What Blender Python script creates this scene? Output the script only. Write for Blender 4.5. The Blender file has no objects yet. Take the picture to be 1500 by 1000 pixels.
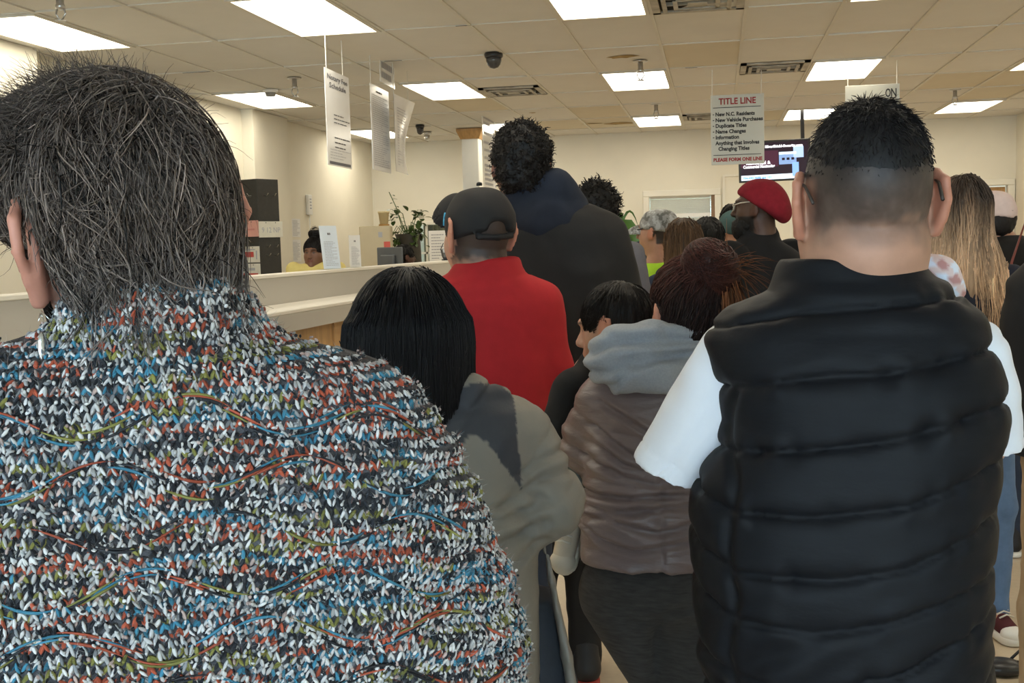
import bpy, math, random
import numpy as np
from mathutils import Matrix, Vector
random.seed(7); RNG = np.random.default_rng(7)
SC = bpy.context.scene
COL = SC.collection
# ------------------------------------------------------------------ camera
F, YAW, PIT, ROL = 1626.0, .1845, .0887, -.0267      # focal in px of the 1500x1000 frame
CZ, CE = 1.48, 2.95                                  # eye height, ceiling height
def _rot():
    c, s = math.cos, math.sin
    M0 = np.array([[1,0,0],[0,0,-1],[0,1,0.]])
    Ry = np.array([[c(YAW),0,s(YAW)],[0,1,0],[-s(YAW),0,c(YAW)]])
    Rx = np.array([[1,0,0],[0,c(PIT),-s(PIT)],[0,s(PIT),c(PIT)]])
    Rz = np.array([[c(ROL),-s(ROL),0],[s(ROL),c(ROL),0],[0,0,1]])
    return Rz@Rx@Ry@M0
MW = _rot()
CAMP = np.array([0, 0, CZ])
cam_d = bpy.data.cameras.new('camera'); cam = bpy.data.objects.new('camera', cam_d); COL.objects.link(cam)
cam_d.sensor_width = 36; cam_d.lens = 36*F/1500; cam_d.clip_start = .05
_c = MW.T @ np.diag([1,-1,-1.])
cam.matrix_world = Matrix([[*_c[i], CAMP[i]] for i in range(3)]+[[0,0,0,1]])
SC.camera = cam
def ray(x, y): return MW.T @ np.array([(x-750)/F, (y-500)/F, 1.])
def dep(x, y, s): return CAMP + ray(x, y)*s          # point at camera depth s
def atz(x, y, z): d = ray(x, y); return CAMP + d*(z-CZ)/d[2]
def aty(x, y, Y): d = ray(x, y); return CAMP + d*Y/d[1]
def atx(x, y, X): d = ray(x, y); return CAMP + d*X/d[0]
# ------------------------------------------------------------------ world, exposure
SC.view_settings.view_transform = 'Standard'; SC.view_settings.look = 'None'
SC.view_settings.gamma = 1; SC.view_settings.use_curve_mapping = False
SC.view_settings.exposure = 0.14
SC.cycles.use_denoising = True
SC.cycles.max_bounces = 6; SC.cycles.diffuse_bounces = 4; SC.cycles.glossy_bounces = 3
SC.cycles.transparent_max_bounces = 8; SC.cycles.caustics_reflective = False; SC.cycles.caustics_refractive = False
W = bpy.data.worlds.new('sky'); SC.world = W; W.use_nodes = True
W.node_tree.nodes['Background'].inputs[0].default_value = (.68, .83, 1, 1)
W.node_tree.nodes['Background'].inputs[1].default_value = 11.0
LAMP = 8.0                                           # radiance of the ceiling diffusers
# ------------------------------------------------------------------ materials
MATS = {}
def nmat(name):
    m = bpy.data.materials.new(name); m.use_nodes = True
    nt = m.node_tree; b = nt.nodes['Principled BSDF']
    return m, nt, b
def noise_node(nt, scale, detail=4, rough=.55, vec=None, coord='Object'):
    n = nt.nodes.new('ShaderNodeTexNoise'); n.inputs['Scale'].default_value = scale
    n.inputs['Detail'].default_value = detail; n.inputs['Roughness'].default_value = rough
    if vec is None:
        tc = nt.nodes.new('ShaderNodeTexCoord'); vec = tc.outputs[coord]
    nt.links.new(vec, n.inputs['Vector'])
    return n
def mat(name, col, rough=.6, spec=.5, var=.0, vscale=8, bump=0, bscale=60, bdist=.004, metal=0, attr=False,
        sheen=0, stretch=None, coat=0, detail=4, sss=0, alpha=1):
    """general procedural material: base colour (or the mesh attribute 'Col'), noise variation, noise bump"""
    if name in MATS: return MATS[name]
    m, nt, b = nmat(name); MATS[name] = m
    b.inputs['Roughness'].default_value = rough; b.inputs['Specular IOR Level'].default_value = spec
    b.inputs['Metallic'].default_value = metal; b.inputs['Sheen Weight'].default_value = sheen
    b.inputs['Coat Weight'].default_value = coat
    if sss:
        b.inputs['Subsurface Weight'].default_value = sss; b.inputs['Subsurface Radius'].default_value = (.012,.005,.003)
        b.inputs['Subsurface Scale'].default_value = 1
    b.inputs['Alpha'].default_value = alpha
    src = None
    if attr:
        a = nt.nodes.new('ShaderNodeAttribute'); a.attribute_name = 'Col'; src = a.outputs['Color']
    vec = None
    if stretch:
        tc = nt.nodes.new('ShaderNodeTexCoord'); mp = nt.nodes.new('ShaderNodeMapping')
        mp.inputs['Scale'].default_value = stretch
        nt.links.new(tc.outputs['Object'], mp.inputs['Vector']); vec = mp.outputs['Vector']
    if var:
        n = noise_node(nt, vscale, detail, vec=vec)
        mr = nt.nodes.new('ShaderNodeMapRange'); mr.inputs['From Min'].default_value = .25; mr.inputs['From Max'].default_value = .75
        mr.inputs['To Min'].default_value = 1-var; mr.inputs['To Max'].default_value = 1+var
        nt.links.new(n.outputs['Fac'], mr.inputs['Value'])
        mx = nt.nodes.new('ShaderNodeMix'); mx.data_type = 'RGBA'; mx.blend_type = 'MULTIPLY'; mx.inputs['Factor'].default_value = 1
        if src is not None: nt.links.new(src, mx.inputs['A'])
        else: mx.inputs['A'].default_value = (*col, 1)
        nt.links.new(mr.outputs['Result'], mx.inputs['B'])
        nt.links.new(mx.outputs['Result'], b.inputs['Base Color'])
    elif src is not None: nt.links.new(src, b.inputs['Base Color'])
    else: b.inputs['Base Color'].default_value = (*col, 1)
    if bump:
        n2 = noise_node(nt, bscale, 5, vec=vec)
        bp = nt.nodes.new('ShaderNodeBump'); bp.inputs['Strength'].default_value = bump; bp.inputs['Distance'].default_value = bdist
        nt.links.new(n2.outputs['Fac'], bp.inputs['Height']); nt.links.new(bp.outputs['Normal'], b.inputs['Normal'])
    return m
def emit(name, col, strength):
    if name in MATS: return MATS[name]
    m, nt, b = nmat(name); MATS[name] = m
    b.inputs['Base Color'].default_value = (*col, 1); b.inputs['Emission Color'].default_value = (*col, 1)
    b.inputs['Emission Strength'].default_value = strength
    return m
# ------------------------------------------------------------------ objects
def tag(o, label=None, cat=None, group=None, kind=None):
    if label: o['label'] = label
    if cat: o['category'] = cat
    if group: o['group'] = group
    if kind: o['kind'] = kind
    return o
def link(o, parent=None):
    COL.objects.link(o)
    if parent is not None: o.parent = parent
    return o
def empty(name, loc=(0,0,0), rz=0):
    o = bpy.data.objects.new(name, None); o.empty_display_size = .1
    o.location = loc; o.rotation_euler = (0,0,rz); COL.objects.link(o); return o
class MB:
    """collects shapes; build() links them as one mesh object"""
    def __init__(s): s.v = []; s.f = []; s.n = 0
    def add(s, v, f):
        v = np.asarray(v, float).reshape(-1,3); s.v.append(v)
        s.f += [[i+s.n for i in q] for q in f]; s.n += len(v); return s
    def box(s, lo, hi, M=None, bev=0):
        (x0,y0,z0),(x1,y1,z1) = lo, hi
        if bev <= 0:
            v = np.array([[x,y,z] for z in (z0,z1) for y in (y0,y1) for x in (x0,x1)], float)
            f = [(0,2,3,1),(4,5,7,6),(0,1,5,4),(2,6,7,3),(0,4,6,2),(1,3,7,5)]
        else:
            b = min(bev, .49*(x1-x0), .49*(y1-y0), .49*(z1-z0))
            prof = lambda i: [(x0+i,y0+b),(x0+b,y0+i),(x1-b,y0+i),(x1-i,y0+b),(x1-i,y1-b),(x1-b,y1-i),(x0+b,y1-i),(x0+i,y1-b)]
            inn = [(x0+b,y0+b)]*2+[(x1-b,y0+b)]*2+[(x1-b,y1-b)]*2+[(x0+b,y1-b)]*2
            v = [(*p,z0) for p in inn]+[(*p,z0+b) for p in prof(0)]+[(*p,z1-b) for p in prof(0)]+[(*p,z1) for p in inn]
            v = np.array(v, float); f = [tuple(range(7,-1,-1)), tuple(range(24,32))]
            for k in range(3):
                for i in range(8):
                    j = (i+1) % 8; f.append((k*8+i, k*8+j, k*8+8+j, k*8+8+i))
        if M is not None: v = v @ np.array(M)[:3,:3].T + np.array(M)[:3,3]
        return s.add(v, f)
    def quad(s, a, b, c, d): return s.add([a,b,c,d], [(0,1,2,3)])
    def tube(s, pts, r, n=6, caps=True):
        pts = np.asarray(pts, float); m = len(pts); r = np.broadcast_to(np.asarray(r, float), (m,))
        t = np.gradient(pts, axis=0); t /= np.linalg.norm(t, axis=1, keepdims=True)+1e-12
        up = np.array([0,0,1.]) if abs(t[:,2]).mean() < .8 else np.array([1.,0,0])
        a = np.cross(t, up); a /= np.linalg.norm(a, axis=1, keepdims=True)+1e-12; b = np.cross(t, a)
        th = np.arange(n)*2*np.pi/n
        v = pts[:,None,:] + r[:,None,None]*(np.cos(th)[None,:,None]*a[:,None,:] + np.sin(th)[None,:,None]*b[:,None,:])
        f = [(k*n+i, k*n+(i+1)%n, (k+1)*n+(i+1)%n, (k+1)*n+i) for k in range(m-1) for i in range(n)]
        if caps: f += [tuple(range(n-1,-1,-1)), tuple(range((m-1)*n, m*n))]
        return s.add(v.reshape(-1,3), f)
    def lathe(s, prof, c=(0,0,0), n=20, M=None):
        th = np.arange(n)*2*np.pi/n; m = len(prof)
        v = np.array([[r*np.cos(t), r*np.sin(t), z] for r, z in prof for t in th])
        if M is not None: v = v @ np.array(M)[:3,:3].T + np.array(M)[:3,3]
        v = v + np.array(c)
        f = [(k*n+i, k*n+(i+1)%n, (k+1)*n+(i+1)%n, (k+1)*n+i) for k in range(m-1) for i in range(n)]
        f += [tuple(range(n-1,-1,-1)), tuple(range((m-1)*n, m*n))]
        return s.add(v, f)
    def build(s, name, material, parent=None, smooth=False, loc=None):
        me = bpy.data.meshes.new(name); me.from_pydata(np.concatenate(s.v).tolist(), [], s.f)
        if smooth: me.shade_smooth()
        me.materials.append(material); o = bpy.data.objects.new(name, me)
        if loc is not None: o.location = loc
        return link(o, parent)
def fastmesh(name, v, faces, material, parent=None, cols=None, smooth=True, k=None):
    """v (n,3), faces (m,k) array -> object; cols (n,3) goes to attribute Col"""
    k = faces.shape[1]; me = bpy.data.meshes.new(name)
    me.vertices.add(len(v)); me.vertices.foreach_set('co', np.ascontiguousarray(v, np.float32).ravel())
    me.loops.add(faces.size); me.loops.foreach_set('vertex_index', np.ascontiguousarray(faces, np.int32).ravel())
    me.polygons.add(len(faces)); me.polygons.foreach_set('loop_start', np.arange(0, faces.size, k, dtype=np.int32))
    me.polygons.foreach_set('loop_total', np.full(len(faces), k, np.int32))
    me.update(calc_edges=True)
    if smooth: me.shade_smooth()
    if cols is not None:
        a = me.attributes.new('Col', 'FLOAT_COLOR', 'POINT')
        a.data.foreach_set('color', np.concatenate([cols, np.ones((len(cols),1))], 1).astype(np.float32).ravel())
    me.materials.append(material)
    return link(bpy.data.objects.new(name, me), parent)
def text(txt, size, M, material, parent, name='lettering', align='LEFT', width=None, bold=0, xs=1.0):
    """flat lettering in the local xy plane of M (x along the line, y up)"""
    cu = bpy.data.curves.new('t', 'FONT'); cu.body = txt; cu.size = size; cu.align_x = align; cu.offset = bold
    cu.resolution_u = 2
    ob = bpy.data.objects.new('t', cu); COL.objects.link(ob)
    dg = bpy.context.evaluated_depsgraph_get(); me = bpy.data.meshes.new_from_object(ob.evaluated_get(dg))
    bpy.data.objects.remove(ob)
    v = np.empty(len(me.vertices)*3); me.vertices.foreach_get('co', v); v = v.reshape(-1,3)
    if len(v) and width:
        w = v[:,0].max()-v[:,0].min(); v[:,0] *= min(width/w, 9)
    v[:,0] *= xs
    Mx = np.array(M); v = v @ Mx[:3,:3].T + Mx[:3,3]
    me.vertices.foreach_set('co', v.ravel()); me.update(); me.materials.clear(); me.materials.append(material); me.name = name
    return link(bpy.data.objects.new(name, me), parent)
def frame_m(o, x, y):
    x = np.array(x, float); x /= np.linalg.norm(x); y = np.array(y, float); y /= np.linalg.norm(y); z = np.cross(x, y)
    M = np.eye(4); M[:3,0] = x; M[:3,1] = y; M[:3,2] = z; M[:3,3] = o
    return M
# ================================================================== the room
XL, XR, YB, YF = -4.92, 3.85, 15.62, -4.6
TW, TL = .6096, 1.2192
TX0, TY0 = -1.0206, 7.488                            # corner of ceiling tile (0,0)
M_wall = mat('cream_paint', (.78,.74,.63), .75, .3, var=.05, vscale=1.5, bump=.15, bscale=90, bdist=.002)
M_trimw = mat('white_trim', (.80,.77,.68), .5, .4, var=.03, vscale=3)
M_tile = mat('ceiling_tile', (.70,.68,.635), .9, .2, var=.06, vscale=1.3, bump=.25, bscale=140, bdist=.002)
M_tile2 = mat('ceiling_tile_aged', (.66,.60,.48), .9, .2, var=.08, vscale=1.0, bump=.25, bscale=140, bdist=.002)
M_bar = mat('grid_metal', (.66,.63,.56), .55, .4, var=.05, vscale=5)
M_dark = mat('black_plastic', (.02,.02,.022), .35, .5, var=.1, vscale=20)
M_steel = mat('steel', (.55,.55,.55), .3, .5, metal=1, var=.05, vscale=30)
M_white = mat('white_plastic', (.82,.82,.80), .45, .4, var=.02, vscale=10)
M_oak = mat('oak', (.46,.27,.11), .45, .4, var=.22, vscale=6, stretch=(6,6,.7), detail=6, bump=.08)
def tiles_floor():
    m, nt, b = nmat('vinyl_floor'); b.inputs['Roughness'].default_value = .28; b.inputs['Specular IOR Level'].default_value = .45
    n = noise_node(nt, 1.1, 6); n2 = noise_node(nt, 45, 4)
    r = nt.nodes.new('ShaderNodeValToRGB'); r.color_ramp.elements[0].position = .3; r.color_ramp.elements[1].position = .72
    r.color_ramp.elements[0].color = (.50,.40,.28,1); r.color_ramp.elements[1].color = (.64,.54,.40,1)
    ad = nt.nodes.new('ShaderNodeMath'); ad.operation = 'MULTIPLY_ADD'; ad.inputs[1].default_value = .35
    nt.links.new(n2.outputs['Fac'], ad.inputs[0]); nt.links.new(n.outputs['Fac'], ad.inputs[2])
    sb = nt.nodes.new('ShaderNodeMath'); sb.operation = 'SUBTRACT'; sb.inputs[1].default_value = .17
    nt.links.new(ad.outputs[0], sb.inputs[0]); nt.links.new(sb.outputs[0], r.inputs['Fac'])
    nt.links.new(r.outputs['Color'], b.inputs['Base Color'])
    return m
def struct(name, mb, m, parent=None):
    o = mb.build(name, m, parent)
    if parent is None: tag(o, kind='structure')
    return o
struct('floor', MB().box((XL-.2,YF-.2,-.1),(XR+.2,YB+.2,0)), tiles_floor())
def wall_y(name, y0, y1, x0, x1, z1, ops):
    """wall in a plane of constant y with rectangular openings (xa,xb,za,zb)"""
    mb = MB(); xs = sorted({x0, x1, *[o[0] for o in ops], *[o[1] for o in ops]})
    for a, b in zip(xs[:-1], xs[1:]):
        zz = [0.]
        for o in sorted([o for o in ops if o[0] <= a+1e-6 and o[1] >= b-1e-6], key=lambda o: o[2]): zz += [o[2], o[3]]
        zz.append(z1)
        for k in range(0, len(zz), 2):
            if zz[k+1]-zz[k] > 1e-4: mb.box((a,y0,zz[k]),(b,y1,zz[k+1]))
    return struct(name, mb, M_wall)
# openings of the back wall, read off the photograph on the wall plane
def bx(px, py=300): return aty(px, py, YB)[0]
W1 = (bx(951,300), bx(1047,300), .98, 2.06)           # service window with blind
W2 = (bx(614,360), bx(684,360), .95, 1.77)            # small window with notice
D1 = (bx(1440,300), bx(1476,300)+.0, 0., 2.06)        # oak door on the right (partly hidden)
D1 = (D1[1]-.86, D1[1], 0., 2.06)
wall_y('wall_back', YB, YB+.14, XL-.2, XR+.2, CE+.06, [W1, W2, D1])
struct('wall_recess', MB().box((XL-.2,YB+.5,0),(XR+.2,YB+.6,CE+.06)).box((XL-.3,YB+.14,0),(XL-.2,YB+.6,CE+.06)).box((XR+.2,YB+.14,0),(XR+.3,YB+.6,CE+.06)), M_wall)  # unseen box behind the openings, added to keep sky light out
lw = MB().box((XL-.15,YF,0),(XL,YB,CE+.06)).box((XL,YF,0),(-4.78,7.36,CE)).box((XL,11.15,0),(-4.79,12.12,CE))
struct('wall_left', lw, M_wall)
struct('wall_right', MB().box((XR,YF,0),(XR+.15,YB,CE+.06)), M_wall)
# unseen storefront glazing behind the photographer, added to supply the daylight
fw = [(XL+.25+i*1.66, XL+.25+i*1.66+1.56, .15, 2.72) for i in range(5)]
wall_y('wall_front', YF-.15, YF, XL-.2, XR+.2, CE+.06, fw)
def glass():
    m = bpy.data.materials.new('window_glass'); m.use_nodes = True; nt = m.node_tree; nt.nodes.clear()
    o = nt.nodes.new('ShaderNodeOutputMaterial'); t = nt.nodes.new('ShaderNodeBsdfTransparent'); g = nt.nodes.new('ShaderNodeBsdfGlossy')
    g.inputs['Roughness'].default_value = .02; t.inputs['Color'].default_value = (.92,.96,.95,1)
    mx = nt.nodes.new('ShaderNodeMixShader'); mx.inputs[0].default_value = .07
    nt.links.new(t.outputs[0], mx.inputs[1]); nt.links.new(g.outputs[0], mx.inputs[2]); nt.links.new(mx.outputs[0], o.inputs[0])
    return m
M_glass = glass()
M_alu = mat('aluminium', (.45,.45,.46), .4, .5, metal=1, var=.05, vscale=12)
for i, (a, b, z0, z1) in enumerate(fw):
    fr = MB()
    for lo, hi in (((a,z0),(a+.05,z1)),((b-.05,z0),(b,z1)),((a,z0),(b,z0+.06)),((a,z1-.06),(b,z1)),((a,2.05),(b,2.1))):
        fr.box((lo[0],YF-.11,lo[1]),(hi[0],YF-.04,hi[1]))
    o = struct('window_%d' % (i+3), fr, M_alu)  # made-up front window, out of view, lets the daylight in
    MB().box((a+.05,YF-.08,z0+.06),(b-.05,YF-.074,2.05)).build('pane', M_glass, o)
    MB().box((a+.05,YF-.08,2.1),(b-.05,YF-.074,z1-.06)).build('pane', M_glass, o)
struct('floor_outside', MB().box((-14,YF-14,-.16),(14,YF-.2,-.06)), mat('concrete', (.42,.41,.39), .85, .3, var=.15, vscale=2))
# baseboards
M_base = mat('vinyl_base', (.16,.13,.10), .5, .4, var=.1)
struct('baseboard_back', MB().box((XL,YB-.012,0),(bx(1059,300),YB,.1)).box((bx(1059,300)+.92,YB-.012,0),(D1[0]-.09,YB,.1)), M_base)
struct('baseboard_left', MB().box((XL,12.12,0),(XL+.012,YB,.1)), M_base)
struct('baseboard_right', MB().box((XR-.012,YF,0),(XR,YB,.1)), M_base)
# ---- ceiling: grid bars and separate tiles
ce = struct('ceiling', MB().box((XL-.2,YF-.2,CE+.05),(XR+.2,YB+.2,CE+.12)), M_tile)
LI, LJ = (-6,-3,0,3,6), (-4,-1,2,5)
VENTS = {(1,0):'a', (-2,2):'b', (2,2):'c', (1,5):'d'}
i0, i1 = math.floor((XL-TX0)/TW), math.ceil((XR-TX0)/TW); j0, j1 = math.floor((YF-TY0)/TL), math.ceil((YB-TY0)/TL)
g = MB()
for i in range(i0, i1+1):
    x = TX0+i*TW
    if XL < x < XR: g.box((x-.012,YF,CE-.004),(x+.012,YB,CE+.02))
for j in range(j0, j1+1):
    y = TY0+j*TL
    if YF < y < YB: g.box((XL,y-.012,CE-.003),(XR,y+.012,CE+.02))
g.build('grid_bars', M_bar, ce)
TM = {}
def tile_mesh(w, l, aged):
    k = (round(w,3), round(l,3), aged)
    if k not in TM:
        o = MB().box((0,0,0),(w,l,.018)).build('ceiling_tile', M_tile2 if aged else M_tile, ce); TM[k] = o.data
        bpy.data.objects.remove(o)
    return TM[k]
AGED = {(1,1),(-1,5),(-2,5),(6,3),(6,4),(-3,3),(-1,4),(2,5),(5,3)}
for i in range(i0, i1):
    for j in range(j0, j1):
        if (i in LI and j in LJ) or (i,j) in VENTS: continue
        xa, xb = max(XL, TX0+i*TW)+.010, min(XR, TX0+(i+1)*TW)-.010
        ya, yb = max(YF, TY0+j*TL)+.010, min(YB, TY0+(j+1)*TL)-.010
        if xb-xa < .05 or yb-ya < .05: continue
        o = bpy.data.objects.new('ceiling_tile', tile_mesh(xb-xa, yb-ya, (i,j) in AGED)); link(o, ce)
        sag = random.random() < .18
        o.location = (xa, ya, CE+.004+random.uniform(0,.004))
        o.rotation_euler = ((random.uniform(-.004,.004), random.uniform(-.01,.01), 0) if sag else (0,0,0))
M_diff = emit('lamp_diffuser', (1,.92,.76), LAMP)
# each luminaire lies in a tile of the grid
fr_me = df_me = None
ROWN = {5:'in the back wall row', 2:'level with TITLE LINE sign', -1:'before the counter signs', -4:'above the queue end'}
COLN = {-6:'close to the left wall', -3:'above the service counter', 0:'in line with two sprinklers', 3:'just right of the vents', 6:'close to the right wall'}
for j in LJ:
    for i in LI:
        x, y = TX0+i*TW, TY0+j*TL
        t = empty('ceiling_light', (x+TW/2, y+TL/2, CE))
        tag(t, 'lit ceiling panel %s, %s' % (ROWN[j], COLN[i]), 'ceiling light', 'ceiling light panels')
        if fr_me is None:
            a, b = TW/2-.008, TL/2-.008
            mb = MB()
            for lo, hi in (((-a,-b),(-a+.026,b)),((a-.026,-b),(a,b)),((-a,-b),(a,-b+.026)),((-a,b-.026),(a,b))):
                mb.box((*lo,-.012),(*hi,.03))
            fr_me = mb.build('lamp_frame', M_bar, t).data
            mb = MB(); n = 7                                 # slightly bowed acrylic lens
            gx = np.linspace(-a+.024, a-.024, n); gy = np.linspace(-b+.024, b-.024, n)
            v = [(X, Y, .004-.010*(1-(X/a)**2)*(1-(Y/b)**2)) for Y in gy for X in gx]
            f = [(r*n+c, (r+1)*n+c, (r+1)*n+c+1, r*n+c+1) for r in range(n-1) for c in range(n-1)]
            mb.add(v, f); df_me = mb.build('diffuser', M_diff, t, smooth=True).data
        else:
            link(bpy.data.objects.new('lamp_frame', fr_me), t); link(bpy.data.objects.new('diffuser', df_me), t)
M_grille = mat('vent_metal', (.42,.39,.33), .6, .4, var=.35, vscale=9)
M_hole = mat('vent_hole', (.03,.028,.025), .9, .2, var=.2)
def vent(px, py, i, label, w=.58, l=.58):
    p = atz(px, py, CE)
    x = TX0+i*TW+TW/2; y = p[1]
    t = empty('ceiling_vent', (x, y, CE)); tag(t, label, 'vent')
    MB().box((-w/2,-l/2,.0),(w/2,l/2,.02)).build('duct_back', M_hole, t)
    r = MB()
    for lo, hi in (((-w/2,-l/2),(w/2,-l/2+.05)),((-w/2,l/2-.05),(w/2,l/2)),((-w/2,-l/2),(-w/2+.05,l/2)),((w/2-.05,-l/2),(w/2,l/2))):
        r.box((*lo,-.014),(*hi,.004))
    r.build('vent_frame', M_grille, t)
    for k in (.20, .13):                              # nested square louvres
        q = MB(); a = k
        for s in (-1, 1):
            q.box((-a,s*a*l/w-.028,-.026),(a,s*a*l/w+.004,-.018)); q.box((s*a-.02,-a*l/w,-.026),(s*a+.008,a*l/w,-.018))
        q.build('louvre', M_grille, t)
    MB().box((-.06,-.06,-.024),(.06,.06,-.016)).build('louvre', M_grille, t)
    for s in (-1, 1): MB().box((-.22,s*.005-.004,-.022),(.22,s*.005+.004,.0)).build('louvre_brace', M_grille, t)
    return x, y
def fill_tile(i, j, vy, half=.30):
    """the rest of the tile beside a vent"""
    xa, xb = TX0+i*TW+.01, TX0+(i+1)*TW-.01; ya, yb = TY0+j*TL+.01, TY0+(j+1)*TL-.01
    for a, b in ((ya, vy-half), (vy+half, yb)):
        if b-a > .03:
            o = MB().box((0,0,0),(xb-xa,b-a,.018)).build('ceiling_tile', M_tile, ce); o.location = (xa, a, CE+.004)
for (i,j), (px,py,lab) in {(1,0):(990,3,'square ceiling vent with open louvres touching the corner of a light panel'),
        (-2,2):(752,133,'square ceiling vent beside the black dome camera and a light panel'),
        (2,2):(1135,98,'dirty square ceiling vent above the TITLE LINE sign'),
        (1,5):(1025,171,'small grimy ceiling vent behind the TITLE LINE sign near the back wall')}.items():
    vx, vy = vent(px, py, i, lab)
    fill_tile(i, math.floor((vy-TY0)/TL), vy)
    for jj in (j,):
        if math.floor((vy-TY0)/TL) != j: fill_tile(i, j, TY0-9)
# ---- water stains and broken tile edges
M_stain = mat('water_stain', (.36,.26,.12), .9, .2, var=.5, vscale=12); M_gap = mat('tile_gap', (.05,.045,.04), .9, .2, var=.2)
for px, py, rx_, ry_ in ((912,83,.13,.09),(905,181,.20,.16),(868,181,.16,.05),(780,165,.05,.05)):
    p = atz(px, py, CE+.003); th = np.linspace(0,2*np.pi,15)[:-1]; rr_ = np.random.default_rng(px).uniform(.6,1.1,14)
    MB().add([(p[0]+rx_*math.cos(a)*r,p[1]+ry_*math.sin(a)*r,CE+.0022) for a, r in zip(th, rr_)], [tuple(range(13,-1,-1))]).build('stain', M_stain, ce)
for xa, xb, py in ((256,305,101),(440,462,8),(668,690,36),(555,580,83),(1005,1022,104)):
    a, b = atz(xa,py+2,CE), atz(xb,py,CE); y_ = TY0+TL*round((a[1]-TY0)/TL)
    MB().box((a[0],y_-.016,CE-.0045),(b[0],y_-.010,CE-.002)).build('broken_edge', M_gap, ce)
# ---- sprinklers, smoke detector, dome cameras
def sprinkler(px, py, label, sc=1.0):
    p = atz(px, py, CE); t = empty('sprinkler', (p[0],p[1],CE)); tag(t, label, 'sprinkler', 'fire sprinklers hanging from the ceiling')
    MB().lathe([(.045*sc,-.001),(.045*sc,-.008),(.03*sc,-.014)], n=16).build('escutcheon', M_steel, t, True)
    MB().lathe([(.016*sc,-.01),(.016*sc,-.05*sc),(.02*sc,-.055*sc),(.02*sc,-.07*sc)], n=12).build('pipe', M_steel, t, True)
    q = MB()
    for s in (-1,1): q.tube([(s*.016*sc,0,-.068*sc),(s*.022*sc,0,-.09*sc),(s*.004*sc,0,-.115*sc)], .004*sc, 6)
    q.build('yoke', M_steel, t, True)
    MB().lathe([(.004,-.112*sc),(.022*sc,-.116*sc),(.022*sc,-.120*sc)], n=12).build('deflector', M_steel, t)
for px, py, lab in ((87,-12,'steel fire sprinkler beside the light panel next to the left wall'),(431,114,'steel fire sprinkler beside the smoke detector'),
        (938,89,'steel fire sprinkler just in front of a light panel near the dome camera'),(961,152,'steel fire sprinkler near the stained ceiling tile'),
        (1399,131,'thin steel fire sprinkler near the right wall')):
    sprinkler(px, py, lab, 1.35)
def dome(px, py, label, r=.07):
    p = atz(px, py, CE); t = empty('dome_camera', (p[0],p[1],CE)); tag(t, label, 'camera')
    MB().lathe([(r,-.001),(r,-.025),(r*.93,-.035)], n=24).build('housing', M_dark, t, True)
    MB().lathe([(r*.86,-.032),(r*.84,-.06),(r*.7,-.09),(r*.45,-.11),(r*.1,-.118)], n=24).build('dome', mat('smoked_dome',(.05,.05,.055),.12,.6,var=.05), t, True)
dome(723,78,'black dome security camera on the ceiling beside a square vent', .072)
dome(615,183,'dark dome security camera on the ceiling behind the curled hanging paper', .055)
dome(862,202,'small black dome camera where ceiling meets the back wall', .055)
p = atz(396,131,CE); t = empty('smoke_detector', (p[0],p[1],CE)); tag(t,'grey round smoke detector beside the light panel over the counter','smoke detector')
MB().lathe([(.07,-.001),(.07,-.02),(.055,-.03)], n=20).build('detector_base', M_white, t, True); MB().lathe([(.05,-.028),(.045,-.06),(.02,-.066)], n=20).build('detector_cap', mat('grey_plastic',(.3,.29,.27),.5,var=.05), t, True)
p = atz(625,193,CE); t = empty('smoke_detector', (p[0],p[1],CE)); tag(t,'pale round detector on the ceiling near the back corner','smoke detector')
MB().lathe([(.06,-.001),(.06,-.03),(.045,-.045)], n=20).build('detector_base', M_steel, t, True); MB().lathe([(.04,-.044),(.035,-.1),(.015,-.11)], n=20).build('detector_cap', M_steel, t, True)
# ---- doors and windows of the back wall
def casing(o, a, b, z0, z1, y, w=.085, d=.03, sill=False):
    for nm, lo, hi in (('casing',(a-w,z0),(a,z1)),('casing',(b,z0),(b+w,z1)),('casing',(a-w,z1),(b+w,z1+w))):
        MB().box((lo[0],y-d,lo[1]),(hi[0],y,hi[1]),bev=.008).build(nm, M_trimw, o)
    if sill: MB().box((a-w-.02,y-.07,z0-.05),(b+w+.02,y,z0),bev=.008).build('window_sill', M_trimw, o)
d = struct('door_1', MB().box((D1[0]+.02,YB+.05,.01),(D1[1]-.02,YB+.09,D1[3]-.02)), M_oak); tag(d, 'oak door in cream casing beside the right corner of the back wall')
casing(d, *D1, YB)
MB().lathe([(.012,0),(.012,.04),(.03,.05),(.03,.08),(.01,.09)], n=14, M=frame_m((D1[0]+.09,YB+.05,1.0),(1,0,0),(0,0,1)) @ np.diag([1,1,1,1])).build('door_knob', M_steel, d, True)
w = struct('window_1', MB().box((W1[0],YB+.1,W1[2]),(W1[1],YB+.106,W1[3])), M_glass); casing(w, *W1, YB, sill=True)
MB().box((W1[1]-.05,YB+.0,W1[2]),(W1[1],YB+.1,W1[3])).build('jamb', mat('brown_jamb',(.25,.15,.08),.5,var=.15), w)
bl = MB(); zc = W1[3]-.03
bl.box((W1[0]+.01,YB+.03,zc-.0),(W1[1]-.06,YB+.08,zc+.03))
for k in range(42):
    z = zc-.012-k*.0235
    bl.add([(W1[0]+.012,YB+.045,z),(W1[1]-.062,YB+.045,z),(W1[1]-.062,YB+.062,z-.021),(W1[0]+.012,YB+.062,z-.021)],[(0,1,2,3)])
tag(bl.build('blind', mat('blind_slats',(.78,.75,.66),.5,var=.04,vscale=4), w), kind='stuff')
z = aty(1000,315,YB)[2]; MB().box((W1[0]+.01,YB+.015,z-.03),(W1[1]-.06,YB+.04,z+.025)).build('rail', M_white, w)
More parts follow.
